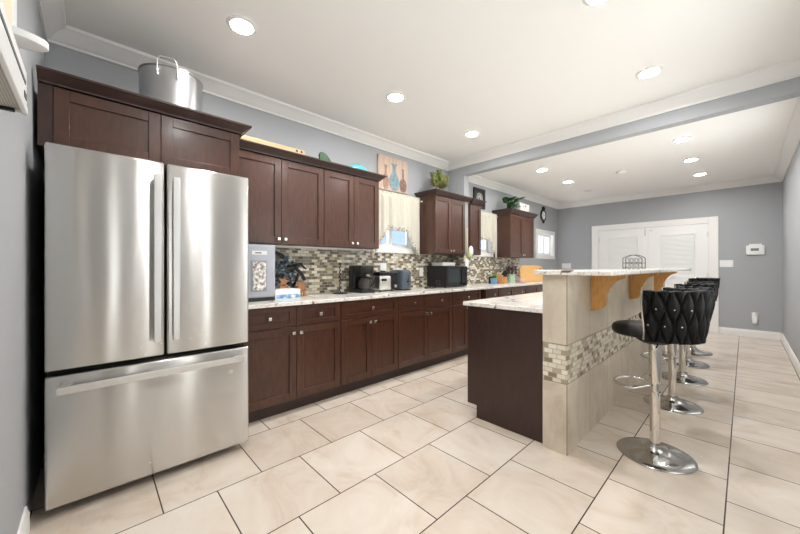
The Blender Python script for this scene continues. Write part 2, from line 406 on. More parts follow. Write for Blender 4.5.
# windows of the kitchen wall
for i, (a, b_, z0, z1) in enumerate(wins):
    w = thing('window_%d' % (i+1), '', '', (WX, (a+b_)/2, z0)); struct(w); del w['label']; del w['category']
    cw = .075 if i == 2 else .06
    f = MB()
    f.box(WX, WX+.022, a-cw, a, z0-cw, z1+cw).box(WX, WX+.022, b_, b_+cw, z0-cw, z1+cw).box(WX, WX+.022, a, b_, z1, z1+cw)
    f.box(WX, WX+.022 if i == 2 else WX+.035, a, b_, z0-cw, z0)
    f.box(WX-T, WX, a, a+.012, z0, z1).box(WX-T, WX, b_-.012, b_, z0, z1).box(WX-T, WX, a, b_, z0, z0+.012).box(WX-T, WX, a, b_, z1-.012, z1)
    obj('window_frame', f, m_trim, w)
    mid = (a+b_)/2; ss = MB()
    for (p, q) in ((a+.012, mid+.02), (mid-.02, b_-.012)):
        xx = WX-.06 if p < mid-.1 else WX-.09
        ss.box(xx, xx+.03, p, p+.045, z0+.012, z1-.012).box(xx, xx+.03, q-.045, q, z0+.012, z1-.012)
        ss.box(xx, xx+.03, p+.045, q-.045, z0+.012, z0+.06).box(xx, xx+.03, p+.045, q-.045, z1-.06, z1-.012)
    obj('sash', ss, m_trim, w)
    obj('window_pane', MB().box(WX-.047, WX-.043, a+.057, mid-.025, z0+.06, z1-.06), m_glass, w)
    obj('window_pane', MB().box(WX-.077, WX-.073, mid+.025, b_-.057, z0+.06, z1-.06), m_glass, w)

# invented house wall, added to tone the kitchen windows down to blue-grey
m_sid = M('blue_grey_siding', c(126, 144, 178), .7)
sb = nd(m_sid, 'ShaderNodeTexWave'); sb.bands_direction = 'Z'; sb.wave_profile = 'SAW'; sb.inputs['Scale'].default_value = 1.2; lk(m_sid, coords(m_sid), sb.inputs['Vector']); bump(m_sid, sb.outputs[1], .5, .02)
struct(obj('wall_outside_added', MB().box(-5.6, -5.4, -1, 14, -.5, 6), m_sid))
# french doors on the back wall
m_doorw = M('white_door_paint', c(238, 237, 235), .35)
m_blind = M('white_blind', c(240, 240, 238), .5)
struct(obj('trim_8', MB().box(-2.383, -2.245, FY-.03, FY, 0, 2.12, .004).box(-.455, -.325, FY-.03, FY, 0, 2.12, .004).box(-2.245, -.455, FY-.03, FY, 2.005, 2.12, .004), m_trim))
for i, (x0, x1, g0, g1) in enumerate(((-2.243, -1.352, -2.054, -1.525), (-1.348, -.457, -1.156, -.64))):
    d = thing('door_%d' % (i+1), '', '', ((x0+x1)/2, FY-.02, 0)); struct(d); del d['label']; del d['category']
    yf = FY-.022; mb = MB(); gz0, gz1 = .28, 1.83
    mb.box(x0, g0, yf, FY-.001, .008, 2.0).box(g1, x1, yf, FY-.001, .008, 2.0).box(g0, g1, yf, FY-.001, .008, gz0).box(g0, g1, yf, FY-.001, gz1, 2.0)
    obj('door_leaf', mb, m_doorw, d)
    mb = MB(); r = .02
    mb.box(g0-r, g0+.008, yf-.012, yf, gz0-r, gz1+r, .004).box(g1-.008, g1+r, yf-.012, yf, gz0-r, gz1+r, .004)
    mb.box(g0+.008, g1-.008, yf-.012, yf, gz0-r, gz0+.008, .004).box(g0+.008, g1-.008, yf-.012, yf, gz1-.008, gz1+r, .004)
    obj('glazing_bead', mb, m_doorw, d)
    mb = MB().box(g0+.004, g1-.004, FY-.006, FY-.002, gz0, gz1); n = 62
    for k in range(n):
        z = gz0+.012+(gz1-gz0-.05)*k/(n-1)
        mb.prism([(FY-.016, z), (FY-.007, z+.013), (FY-.006, z+.013), (FY-.015, z-.001)], g0+.012, g1-.012, 'x')
    mb.box(g0+.008, g1-.008, FY-.019, FY-.007, gz1-.035, gz1-.003)
    obj('blind', mb, m_blind, d)
    hx = x1-.05 if i == 0 else x0+.05
    kn = MB().lathe([(0, 0), (.028, 0), (.026, -.008), (.01, -.012), (.01, -.035), (.024, -.045), (.027, -.06), (.018, -.072), (0, -.075)], hx, yf, .98, 20, 'y')
    obj('door_knob', kn, m_nickel, d, smooth=True)
    ex = x0+.012 if i == 0 else x1-.012
    for z in (.25, 1.05, 1.8):
        obj('hinge', MB().cyl(ex, yf-.005, z-.045, z+.045, .008, n=10), m_steel, d)
    if i == 0:
        obj('slide_latch', MB().box(x1-.06, x1-.035, yf-.012, yf, 1.84, 1.97, .003).cyl(x1-.048, yf-.016, 1.855, 1.99, .006, n=10), m_steel, d)
    else:
        obj('strike_plate', MB().box(x0+.012, x0+.075, yf-.01, yf, 1.925, 1.955, .002), m_steel, d)

# ---------------------------------------------------------------- ceiling fixtures
def downlight(x, y, zc, label, on=True):
    L = thing('ceiling_light', label, 'ceiling light', (x, y, zc), 'recessed ceiling lights')
    obj('trim_ring', MB().lathe([(.068, -.001), (.09, -.001), (.092, -.005), (.08, -.012), (.068, -.014), (.064, -.008)], x, y, zc, 40), m_trim, L, smooth=True)
    obj('diffuser', MB().lathe([(0, -.003), (.067, -.003), (.067, -.008), (0, -.0085)], x, y, zc, 40), m_lamp if on else m_lampoff, L, smooth=True)
    return L
L0 = downlight(-2.25, .71, ZN, 'lit round recessed ceiling light above the steel refrigerator')
for (x, y, t) in ((-2.217, 2.04, 'lit round recessed ceiling light above the coffee maker stretch of counter, second from the refrigerator'),
                  (-2.21, 3.26, 'lit round recessed ceiling light nearest the succulent topped wall cabinet'),
                  (-.53, 3.27, 'lit round recessed ceiling light above the bar just before the header beam'),
                  (-.57, 2.12, 'lit round recessed ceiling light cut by the top edge above the near bar end'),
                  (-.55, .71, 'lit round recessed ceiling light above the camera, unseen, added for brightness')):  # extra lamp out of view, added to brighten the near end
    dup(L0, (x, y, ZN), t)
for (x, y, t) in ((-.51, 5.06, 'lit round recessed ceiling light just past the header beam, right row'),
                  (-.52, 6.11, 'lit round recessed ceiling light, middle of three in the right row past the header beam'),
                  (-.5, 7.17, 'lit round recessed ceiling light nearest the white double doors'),
                  (-2.158, 5.07, 'lit round recessed ceiling light in left row just past the header beam'),
                  (-2.145, 6.11, 'lit round recessed ceiling light in left row, second past the header beam')):
    dup(L0, (x, y, ZF), t)
downlight(-2.126, 7.12, ZF, 'unlit round recessed ceiling light in left row nearest the back wall', False)
t = thing('smoke_detector', 'flat white round smoke detector on the far ceiling between the light rows', 'smoke detector', (-1.35, 6.11, ZF))
obj('detector_cover', MB().lathe([(0, -.03), (.045, -.03), (.06, -.022), (.065, -.012)], -1.35, 6.11, ZF, 32), m_white, t, smooth=True)
obj('mounting_plate', MB().lathe([(0, -.012), (.07, -.012), (.07, -.001), (0, -.001)], -1.35, 6.11, ZF, 32), m_white, t, smooth=True)

# ---------------------------------------------------------------- cabinets
def knob(parent, x, y, z):
    k = MB().cyl(y, z, x, x+.012, .006, n=10, axis='x').box(x+.012, x+.026, y-.014, y+.014, z-.014, z+.014, .004)
    return obj('knob', k, m_nickel, parent)
def shaker(name, parent, x, y0, y1, z0, z1, kn=None, fw=.06, m=None):
    g = .0015; y0 += g; y1 -= g; mb = MB(); t = .02
    if z1-z0 < .25: fw = .042
    yw = min(.06, (y1-y0)*.22)
    mb.box(x, x+t, y0, y0+yw, z0, z1, .0018, 1).box(x, x+t, y1-yw, y1, z0, z1, .0018, 1)
    mb.box(x, x+t, y0+yw, y1-yw, z0, z0+fw, .0018, 1).box(x, x+t, y0+yw, y1-yw, z1-fw, z1, .0018, 1)
    mb.box(x+.002, x+.009, y0+yw-.004, y1-yw+.004, z0+fw-.004, z1-fw+.004)
    o = obj(name, mb, m or m_cab, parent)
    if kn: knob(o, x+t, *kn)
    return o
DF = -2.82       # wall cabinet carcass front (doors 2 cm in front)
G1 = 'dark cherry wall cabinets'
def wall_cab(y0, y1, z0, z1, doors, label, front=DF, knobs=True, cornice=True, ctop=None, ret=(1, 1)):
    w = thing('wall_cabinet', label, 'cabinet', ((WX+front)/2, (y0+y1)/2, z0), G1)
    obj('cabinet_body', MB().box(WX+.001, front, y0, y1, z0, z1), m_cab, w)
    n = len(doors)-1
    for i in range(n):
        a, b_ = doors[i], doors[i+1]
        kn = None
        if knobs:
            ky = (b_-.03 if i % 2 == 0 else a+.03) if n > 1 else a+.03
            kn = (ky, z0+.045)
        shaker('door', w, front+.001, a, b_, z0+.006, z1-.012, kn)
    if cornice: cornice_mb(y0, ctop or y1, front+.02, z1, ret, w)
    return w
def cornice_mb(y0, y1, xf, zt, ret, parent=None, zc=2.215):
    """slanted crown on a cabinet run; profile swept along the front and round the ends with a mitre"""
    prof = [(-.015, zt-.004), (.012, zt-.004), (.014, zt+.004), (.055, zc-.014), (.062, zc-.012), (.062, zc), (-.015, zc)]
    bm = MB(); rows = []
    xb = WX+.002
    for (o, z) in prof:
        ya = y0-(o if ret[0] else 0); yb = y1+(o if ret[1] else 0)
        pts = []
        if ret[0]: pts.append((xb, ya))
        pts += [(xf+o, ya), (xf+o, yb)]
        if ret[1]: pts.append((xb, yb))
        rows.append([bm.bm.verts.new((p[0], p[1], z)) for p in pts])
    n = len(prof)
    for i in range(n):
        A, B = rows[i], rows[(i+1) % n]
        for k in range(len(A)-1): bm.bm.faces.new((A[k], A[k+1], B[k+1], B[k]))
    bm.bm.faces.new([r[0] for r in rows]); bm.bm.faces.new([r[-1] for r in rows][::-1])
    bmesh.ops.recalc_face_normals(bm.bm, faces=bm.bm.faces[:])
    return obj('cornice', bm, m_cabd, parent)

# over the refrigerator
fc = thing('wall_cabinet', 'deep dark cherry cabinet mounted above the steel refrigerator, under the stockpot', 'cabinet', (-2.8, .3, 1.84), G1)
obj('cabinet_body', MB().box(WX+.001, -2.52, -.2, .776, 1.83, 2.16), m_cab, fc)
obj('filler_strip', MB().box(-2.519, -2.503, -.203, -.15, 1.83, 2.155), m_cabd, fc)
shaker('door', fc, -2.519, -.148, .313, 1.838, 2.15); shaker('door', fc, -2.519, .313, .774, 1.838, 2.15)
cornice_mb(-.203, .776, -2.5, 2.16, (0, 1), fc)
wall_cab(.8, 1.634, 1.40, 2.16, (.8, 1.213, 1.634), 'two door dark cherry wall cabinet right beside the refrigerator cabinet, above the ice maker', cornice=False)
wall_cab(1.636, 2.326, 1.40, 2.16, (1.636, 1.988, 2.326), 'two door dark cherry wall cabinet above the coffee maker, left of the first curtained window', cornice=False)
cr = cornice_mb(.8, 2.326, DF+.02, 2.16, (0, 1))
tag(cr, 'long dark wood cornice running along the two wall cabinets between refrigerator and curtain', 'cornice')
wall_cab(3.29, 3.955, 1.38, 2.16, (3.29, 3.63, 3.955), 'two door dark cherry wall cabinet above the black microwave with a succulent on top', ctop=4.068, ret=(1, 0))
wall_cab(4.085, 4.37, 1.38, 2.14, (4.085, 4.37), 'narrow single door dark cherry wall cabinet just past the white pilaster', knobs=False, ret=(0, 1))
wall_cab(5.29, 6.21, 1.375, 2.14, (5.29, 5.757, 6.21), 'dark cherry wall cabinet with a leafy plant and white basket on top')
# light valance strip under the first run
tag(obj('light_rail', MB().box(-3.06, -2.9, .95, 2.3, 1.384, 1.3985, .003), m_trim), 'slim white light strip fixed under the wall cabinets above the ice maker and coffee maker', 'light strip')

BF = -2.56       # base carcass front
CT = .918
G2 = 'dark cherry base cabinets'
def base_cab(y0, y1, drawers, doors, label, kn=True):
    w = thing('base_cabinet', label, 'cabinet', ((WX+BF)/2, (y0+y1)/2, 0), G2)
    obj('cabinet_body', MB().box(WX+.02, BF, y0, y1, .105, CT-.032), m_cab, w)
    obj('toe_kick', MB().box(WX+.02, BF-.055, y0, y1, .0, .105), m_cabd, w)
    for a, b_ in zip(drawers, drawers[1:]):
        shaker('drawer', w, BF+.001, a, b_, .715, CT-.04, ((a+b_)/2, .795) if kn else None)
    n = len(doors)-1
    for i, (a, b_) in enumerate(zip(doors, doors[1:])):
        ky = (b_-.032 if i % 2 == 0 else a+.032)
        shaker('door', w, BF+.001, a, b_, .115, .708, (ky, .66) if kn else None)
base_cab(.775, 1.656, (.776, 1.228, 1.655), (.776, 1.228, 1.655), 'dark cherry base cabinet next to the refrigerator with two drawers over two doors')
base_cab(1.658, 2.377, (1.66, 2.376), (1.66, 2.018, 2.376), 'dark cherry base cabinet below the coffee maker with one wide drawer over two doors')
base_cab(2.379, 3.316, (2.38, 2.851, 3.315), (2.38, 2.851, 3.315), 'dark cherry base cabinet below the first curtained window with two drawers over two doors')
base_cab(3.318, 3.968, (3.32, 3.967), (3.32, 3.643, 3.967), 'dark cherry base cabinet below the black microwave, partly behind the island corner')
base_cab(4.077, 4.508, (4.08, 4.507), (4.08, 4.507), 'single drawer dark cherry base cabinet just past the pilaster, behind the island')
base_cab(4.51, 5.4, (4.512, 4.905, 5.398), (4.512, 4.955, 5.398), 'dark cherry base cabinet below the second curtained window, behind the island')
base_cab(5.402, 6.25, (5.404, 5.82, 6.248), (5.404, 5.82, 6.248), 'dark cherry base cabinet at the far end of the counter under the cutting board', False)
tag(obj('countertop', MB().box(WX+.001, -2.51, .765, BY0-.001, CT-.031, CT, .004).box(-2.829, -2.51, BY0-.001, BY1+.001, CT-.031, CT, .004).box(WX+.001, -2.51, BY1+.001, 6.27, CT-.031, CT, .004), m_gran), 'long speckled white and brown granite countertop along the kitchen wall', 'countertop')
# backsplash
mb = MB().box(WX+.0005, WX+.009, .775, 2.42, CT+.0005, 1.398).box(WX+.0005, WX+.009, 2.42, 3.23, CT+.0005, 1.378).box(WX+.0005, WX+.009, 3.23, BY0-.001, CT+.0005, 1.378)
mb.box(WX+.0005, WX+.009, BY1+.001, 6.27, CT+.0005, 1.373)
mb.box(-2.8295, -2.821, BY0, BY1, CT+.0005, 1.378)
mb.box(WX+.0095, -2.821, BY0-.009, BY0-.0005, CT+.0005, 1.378)
struct(obj('wall_backsplash', mb, m_mosaic))

# ---------------------------------------------------------------- refrigerator
fr = thing('refrigerator', 'large stainless steel french door refrigerator with bottom freezer against the left wall', 'refrigerator', (-2.66, .291, 0))
fx = -2.25; f0, f1 = -.162, .755
m_fside = M('fridge_side', c(30, 30, 32), .5)
obj('fridge_body', MB().box(-3.07, fx-.095, f0+.006, f1-.006, .03, 1.765, .006), m_fside, fr)
obj('gasket', MB().box(fx-.095, fx-.075, f0+.012, f1-.012, .06, 1.76), m_gap, fr)
for (a, b_) in ((f0, .3), (.309, f1)):
    dr = obj('door', MB().box(fx-.075, fx, a, b_, .703, 1.79, .012, 4), m_fridge, fr, smooth=True)
    hy = .262 if a < 0 else .348
    h = MB().box(fx+.042, fx+.058, hy-.017, hy+.017, .79, 1.705, .004).box(fx, fx+.045, hy-.013, hy+.013, .8, .835, .003).box(fx, fx+.045, hy-.013, hy+.013, 1.66, 1.695, .003)
    obj('handle', h, m_steel, dr)
dr = obj('freezer_drawer', MB().box(fx-.075, fx, f0, f1, .05, .678, .012, 4), m_fridge, fr, smooth=True)
h = MB().box(fx+.042, fx+.058, -.122, .705, .6, .636, .004).box(fx, fx+.045, -.11, -.075, .605, .631, .003).box(fx, fx+.045, .66, .695, .605, .631, .003)
obj('handle', h, m_steel, dr)
obj('badge', MB().lathe([(0, 0), (.014, 0), (.014, .002), (.0115, .0022), (.0115, .0015), (0, .0015)], fx, .645, .535, 24, 'x'), m_nickel, dr, smooth=True)
obj('hinge_cover', MB().box(fx-.14, fx-.06, f0+.02, f0+.07, 1.765, 1.785, .004), m_fside, fr)
obj('hinge_cover', MB().box(fx-.14, fx-.06, f1-.07, f1-.02, 1.765, 1.785, .004), m_fside, fr)
for (xx, yy) in ((fx-.13, f0+.06), (fx-.13, f1-.06), (-3.0, f0+.06), (-3.0, f1-.06)):
    obj('foot', MB().cyl(xx, yy, 0, .032, .022), m_black, fr)

# ---------------------------------------------------------------- island and bar
IY0, IY1 = 2.245, 5.85
isl = thing('island_cabinet', 'dark wood island base cabinet joined to the kitchen side of the tiled bar', 'cabinet', (-1.26, 4.0, 0))
obj('cabinet_body', MB().box(-1.532, -.932, IY0, IY1, .105, CT-.032), m_cabd, isl)
obj('end_panel', MB().prism([(-1.552, CT-.032), (-1.552, .1), (-1.467, .1), (-1.467, 0), (-.932, 0), (-.932, CT-.032)], IY0-.018, IY0-.0005, 'y'), m_cabd, isl)
obj('toe_kick', MB().box(-1.465, -.932, IY0, IY1, 0, .105), m_cabd, isl)
ys = [IY0, 2.7, 3.15, 3.6, 4.05, 4.5, 4.95, 5.4, IY1]
for i, (a, b_) in enumerate(zip(ys, ys[1:])):
    for nm, z0, z1 in (('drawer', .715, CT-.04), ('door', .115, .708)):
        mb = MB(); x = -1.533; w_ = .06; f_ = .042 if nm == 'drawer' else .06
        mb.box(x-.02, x, a+.002, a+w_, z0, z1).box(x-.02, x, b_-w_, b_-.002, z0, z1).box(x-.02, x, a+w_, b_-w_, z0, z0+f_).box(x-.02, x, a+w_, b_-w_, z1-f_, z1).box(x-.009, x-.002, a+w_, b_-w_, z0+f_, z1-f_)
        o = obj(nm, mb, m_cab, isl)
        ky = (a+b_)/2 if nm == 'drawer' else (b_-.035 if i % 2 else a+.035); kz = .795 if nm == 'drawer' else .66
        obj('knob', MB().cyl(ky, kz, x-.032, x-.02, .006, n=10, axis='x').box(x-.046, x-.032, ky-.014, ky+.014, kz-.014, kz+.014, .004), m_nickel, o)
tag(obj('island_countertop', MB().box(-1.585, -.932, IY0-.04, IY1+.03, CT-.031, CT, .004), m_gran), 'lower speckled granite counter on the island beside the raised bar', 'countertop')
bw = thing('bar_wall', 'beige tiled knee wall of the bar with a mosaic band across it', 'bar', (-.87, 4.0, 0))
BW0, BW1, WY0, WY1 = -.93, -.776, 2.195, 5.9
def wrapbar(z0, z1, e=0):
    return MB().box(BW0, BW1+e, WY0-e, WY1, z0, z1)
obj('tile_base', wrapbar(0, .448), m_btile, bw)
obj('mosaic_band', wrapbar(.452, .698, -.002), m_mosaicb, bw)
obj('tile_field', wrapbar(.702, 1.147), m_btile, bw)
obj('grout_joint', MB().box(BW0, BW1-.003, WY0+.003, WY1, .448, .452).box(BW0, BW1-.003, WY0+.003, WY1, .698, .702), M('grout', c(120, 108, 92), .8), bw)
obj('corner_trim', MB().box(BW1-.003, BW1+.0015, WY0-.0015, WY0+.003, 0, .448).box(BW1-.003, BW1+.0015, WY0-.0015, WY0+.003, .702, 1.147), M('corner_grout', c(150, 136, 114), .7), bw)
tag(obj('bar_countertop', MB().prism([(-.975, 2.16), (-.52, 2.16), (-.52, 6.2), (-.975, 6.2)], 1.148, 1.18, 'z', .007), m_gran), 'raised speckled granite bar top resting on the tiled wall and wooden corbels', 'countertop')
# corbels
prof = [(0, 0), (.215, 0), (.215, -.016), (.2, -.026), (.175, -.034), (.15, -.05), (.128, -.075), (.11, -.105), (.1, -.135), (.088, -.142), (.092, -.17), (.09, -.2), (.08, -.228), (.062, -.248), (.035, -.258), (.0, -.262)]
for k, (yc, t) in enumerate(((2.69, 'golden oak corbel nearest the near end of the bar'), (3.86, 'golden oak corbel, middle of the three under the bar top'), (5.1, 'golden oak corbel farthest from the camera under the bar top'))):
    if k == 0:
        o = obj('corbel', MB().prism([(BW1+.0015+a, 1.1465+h) for a, h in prof], yc-.03, yc+.03, 'y', .002), m_corbel); tag(o, t, 'corbel', 'wooden corbels under the bar top'); c0 = o; cl = o.location.copy()
    else:
        o = c0.copy(); COL.objects.link(o); o.location = (cl.x, yc, cl.z); o['label'] = t

# wire basket on the bar
bk = thing('wire_basket', 'small black wire napkin holder standing on the bar top', 'napkin holder', (-.86, 4.45, 1.18))
def arch(yo, h=.15):
    return [(-.86+yo[0], 4.45+yo[1], 1.184), (-.86+yo[0], 4.45+yo[1], 1.184+h*.8)]+[]
for sx in (-.03, .03):
    ps = [(-.86+sx-.0, 4.45-.0, 0)]
    mb = MB(); dvec = Vector((.78, .62, 0)); nv = Vector((-.62, .78, 0)); o0 = Vector((-.86, 4.45, 1.18))+nv*sx
    pts = [o0+dvec*-.1+Vector((0, 0, .004)), o0+dvec*-.1+Vector((0, 0, .12))]
    for k in range(7):
        a = -1+2*k/6; pts.append(o0+dvec*(.1*a)+Vector((0, 0, .12+.035*(1-a*a))))
    pts += [o0+dvec*.1+Vector((0, 0, .12)), o0+dvec*.1+Vector((0, 0, .004))]
    mb.tube(pts, .0035, 6)
    for z in (.012, .065): mb.tube([o0+dvec*-.1+Vector((0, 0, z)), o0+dvec*.1+Vector((0, 0, z))], .0025, 6)
    for q in (-.05, 0, .05):
        mb.tube([o0+dvec*(q+.022*cos(w_))+Vector((0, 0, .093+.024*sin(w_))) for w_ in [2*pi*j/14 for j in range(14)]], .0018, 5, True)
        mb.tube([o0+dvec*(q+.02*cos(w_))+Vector((0, 0, .04+.022*sin(w_))) for w_ in [2*pi*j/14 for j in range(14)]], .0018, 5, True)
    obj('wire_panel', mb, m_iron, bk)
mb = MB()
for q in (-.1, -.05, 0, .05, .1):
    p = Vector((-.86, 4.45, 1.184))+Vector((.78, .62, 0))*q; nv = Vector((-.62, .78, 0))
    mb.tube([p-nv*.03, p+nv*.03], .003, 6)
obj('wire_base', mb, m_iron, bk)

# ---------------------------------------------------------------- bar stools (facing -x, towards the bar)
GS = 'black woven bar stools along the bar'
st = thing('bar_stool', 'black woven bar stool with chrome pedestal nearest the camera', 'bar stool', (0, 0, 0), GS)
m_base = steel('polished_base_metal', c(190, 188, 186), .16)
obj('base', MB().lathe([(0, 0), (.2, 0), (.205, .004), (.2, .009), (.15, .017), (.09, .03), (.055, .046), (.042, .065), (.04, .075), (0, .075)], n=48), m_base, st, smooth=True)
obj('column', MB().lathe([(0, .074), (.028, .074), (.028, .4), (.03, .402), (.03, .405), (.023, .407), (.023, .72), (0, .72)], n=28), m_chrome, st, smooth=True)
obj('sleeve', MB().lathe([(.0235, .46), (.032, .46), (.033, .465), (.033, .715), (.0235, .715)], n=28), m_chrome, st, smooth=True)
pts = [(-.02, -.026, .44)]
for k in range(19):
    a = radians(-100+200*k/18); pts.append((-.105-.115*cos(a), .13*sin(a), .43))
pts.append((-.02, .026, .44))
obj('footrest', MB().tube(pts, .0095, 10), m_chrome, st, smooth=True)
obj('swivel_plate', MB().lathe([(0, .716), (.07, .716), (.1, .735), (.1, .745), (0, .745)], n=28), m_iron, st, smooth=True)
obj('lever', MB().tube([(.03, -.06, .735), (.05, -.15, .725), (.055, -.19, .715)], .005, 8), m_chrome, st, smooth=True)
# seat: rounded front, slightly domed
def seat_prof():
    return [(0, .755), (.14, .755), (.165, .76), (.177, .776), (.178, .8), (.17, .818), (.152, .829), (.12, .834), (.07, .836), (0, .8365)]
mb = MB().lathe(seat_prof(), -.05, 0, 0, 48, 'z', 1.06, .96)
obj('seat', mb, m_vinyl, st, smooth='all')
# woven back
def back(u, v_, off=0):
    th = radians(-95+190*u); z = .752+.305*v_
    R_ = .182+.034*v_
    A = u*21+.6*(v_-.5); B = v_*2.5+.25
    best = 0            # staggered, upright lens shaped straps
    for i in range(math.floor(A)-1, math.floor(A)+3):
        for j in range(math.floor(B)-1, math.floor(B)+3):
            if (i+j) % 2: continue
            db = abs(B-j)
            if db >= 1: continue
            w = 1.04*cos(pi*db/2)**2; da = abs(A-i)
            if da < w: best = max(best, (1-(da/w)**2)**.5*(1-.5*db*db))
    z += (.012*(best-.5) if v_ > .93 or v_ < .07 else 0); r = R_+.038*best-.006 if off >= 0 else R_-.03-.006*best
    return (r*cos(th)*1.04+.02, r*sin(th)*.98, z)
mb = MB(); NU, NV = 230, 50
mb2 = MB(); 
# outer + inner shells joined into a closed padded band
def shell(mbx):
    Vo = [[mbx.bm.verts.new(back(i/NU, j/NV)) for j in range(NV+1)] for i in range(NU+1)]
    Vi = [[mbx.bm.verts.new(back(i/NU, j/NV, -1)) for j in range(NV+1)] for i in range(NU+1)]
    F = mbx.bm.faces.new
    for i in range(NU):
        for j in range(NV):
            F((Vo[i][j], Vo[i+1][j], Vo[i+1][j+1], Vo[i][j+1])); F((Vi[i][j], Vi[i][j+1], Vi[i+1][j+1], Vi[i+1][j]))
        F((Vo[i][0], Vi[i][0], Vi[i+1][0], Vo[i+1][0])); F((Vo[i][NV], Vo[i+1][NV], Vi[i+1][NV], Vi[i][NV]))
    for j in range(NV):
        F((Vo[0][j], Vo[0][j+1], Vi[0][j+1], Vi[0][j])); F((Vo[NU][j], Vi[NU][j], Vi[NU][j+1], Vo[NU][j+1]))
shell(mb2)
bo = obj('backrest', mb2, m_velvet, st, smooth='all')
for sgn in (0, 1):
    p = [Vector(back(sgn, v_/6, -1))*.5+Vector(back(sgn, v_/6))*.5 for v_ in range(7)]
    th = radians(-95 if sgn == 0 else 95); tn = Vector((sin(th), -cos(th), 0))*(1 if sgn == 0 else -1)
    p = [q+tn*.012 for q in p]
    obj('edge_trim', MB().tube(p, .009, 10), m_chrome, bo, smooth=True)
for (u, v_) in ((.08, .66), (.184, .66), (.29, .66), (.03, .34), (.132, .34), (.237, .34)):
    q = Vector(back(u, v_)); r_ = Vector((q.x, q.y, 0)).normalized()
    obj('stud', MB().ball(q.x-r_.x*.002, q.y-r_.y*.002, q.z, .005, n=10), m_chrome, bo, smooth=True)
spots = [(-.395, 2.62, 0, -6), (-.435, 3.68, -.035, -3), (-.46, 4.6, -.035, -7), (-.49, 5.38, -.04, 2), (-.5, 6.16, -.015, -5)]
labs = [None, 'black woven bar stool with chrome pedestal, second from the camera', 'black woven bar stool with chrome pedestal, middle of the row of five',
        'black woven bar stool with chrome pedestal, second from the far end of the row', 'black woven bar stool at the far end of the row by the white doors']
for (x, y, dz, rz), lab in zip(spots, labs):
    if lab is None: o = st; o.location = (x, y, 0); o.rotation_euler = (0, 0, radians(rz))
    else: o = dup(st, (x, y, 0), lab, radians(rz))
    for ch in o.children:
        if ch.name.split('.')[0] in ('seat', 'backrest', 'swivel_plate', 'lever', 'sleeve', 'footrest'): ch.location.z = dz
for o in list(st.children):
    if o.name.split('.')[0] in ('seat', 'backrest', 'swivel_plate', 'lever', 'sleeve', 'footrest'): o.location.z = 0

# ---------------------------------------------------------------- curtains, paintings, clock on the kitchen wall
def curtain(y0, y1, label, rodlab):
    zt = 2.1; xr = WX+.085
    rd = thing('curtain_rod', rodlab, 'curtain rod', (xr, (y0+y1)/2, zt), 'curtain rods over the kitchen windows')
    obj('rod', MB().cyl(xr, zt, y0-.03, y1+.03, .008, n=12, axis='y'), m_nickel, rd, smooth=True)
    for yy, s_ in ((y0-.03, -1), (y1+.03, 1)):
        obj('finial', MB().ball(xr, yy+s_*.012, zt, .02, n=16), m_nickel, rd, smooth=True)
        obj('bracket', MB().box(WX+.0005, xr+.004, yy-s_*.01-.006, yy-s_*.01+.006, zt-.022, zt-.009).box(WX+.0005, WX+.006, yy-s_*.01-.012, yy-s_*.01+.012, zt-.04, zt+.03), m_nickel, rd)
    cu = thing('curtain', label, 'curtain', (xr, (y0+y1)/2, 1.3), 'sheer curtains over the kitchen windows')
    W_ = y1-y0
    def bot(t):
        a = abs(t-.5)*2
        return 1.7-.36*max(0, (a-.4)/.6)**.9
    def fn(u, v_):
        y = y0+W_*u; zb = bot(u); z = zt+.035-(zt+.035-zb)*v_
        amp = .014*(0.35+.65*min(1, v_*3)) if z < zt-.02 else .006
        x = xr+.012+amp*sin(u*37+1.6*sin(u*9+y0))+.005*sin(u*83+2*sin(u*5))
        if abs(z-zt) < .02: x = xr+.0105
        return (x, y, z)
    obj('panel', MB().grid(fn, 150, 40), m_curt, cu, smooth='all', solid=.0012)
    def ln(u, v_):
        p = fn(u, 1); a = Vector((0, (u-.5)*-.5, .3)).normalized()
        sc = .055+.012*abs(sin(u*42))
        return (p[0]+.003, p[1], p[2]+.022-sc*v_)
    obj('lace_trim', MB().grid(ln, 150, 4), m_lace, cu, smooth='all', solid=.001)
curtain(2.4, 3.25, 'sheer cream curtain with lace hem over the window above the toaster', 'metal curtain rod at the window between coffee maker and microwave')
curtain(4.44, 5.24, 'sheer cream curtain with lace hem over the window past the pilaster', 'metal curtain rod at the window past the pilaster')

# vase painting
pt = thing('vase_painting', 'wooden canvas picture of three vases leaning above the first curtained window', 'painting', (WX+.02, 2.82, 2.172))
m_canv = M('pink_wash_wood', c(206, 172, 150), .7)
n_ = noise(m_canv, coords(m_canv, (1, 7, .7)), 5, 5)
lk(m_canv, ramp(m_canv, n_, [(.3, c(182, 156, 138)), (.6, c(202, 180, 164)), (.8, c(194, 182, 172))]), P(m_canv).inputs['Base Color'])
obj('board', MB().box(WX+.003, WX+.03, 2.565, 3.075, 2.172, 2.6, .002), m_canv, pt)
def vase(yc, prof, col, nm):
    m = M(nm, col, .6); n_ = noise(m, coords(m), 28, 4)
    lk(m, ramp(m, n_, [(.35, col), (.65, tuple(min(1, q*1.5+.04) for q in col[:3])+(1,))]), P(m).inputs['Base Color'])
    obj('painted_vase', MB().prism([(yc+a, 2.185+h) for a, h in prof]+[(yc-a, 2.185+h) for a, h in prof[::-1]], WX+.0295, WX+.0325, 'x'), m, pt)
vase(2.685, [(.025, 0), (.045, .05), (.05, .12), (.035, .17), (.015, .2), (.015, .27), (.03, .3)], c(142, 108, 90), 'rust_paint')
vase(2.83, [(.04, 0), (.08, .05), (.09, .13), (.06, .19), (.025, .23), (.025, .3), (.055, .34)], c(104, 128, 136), 'teal_paint')
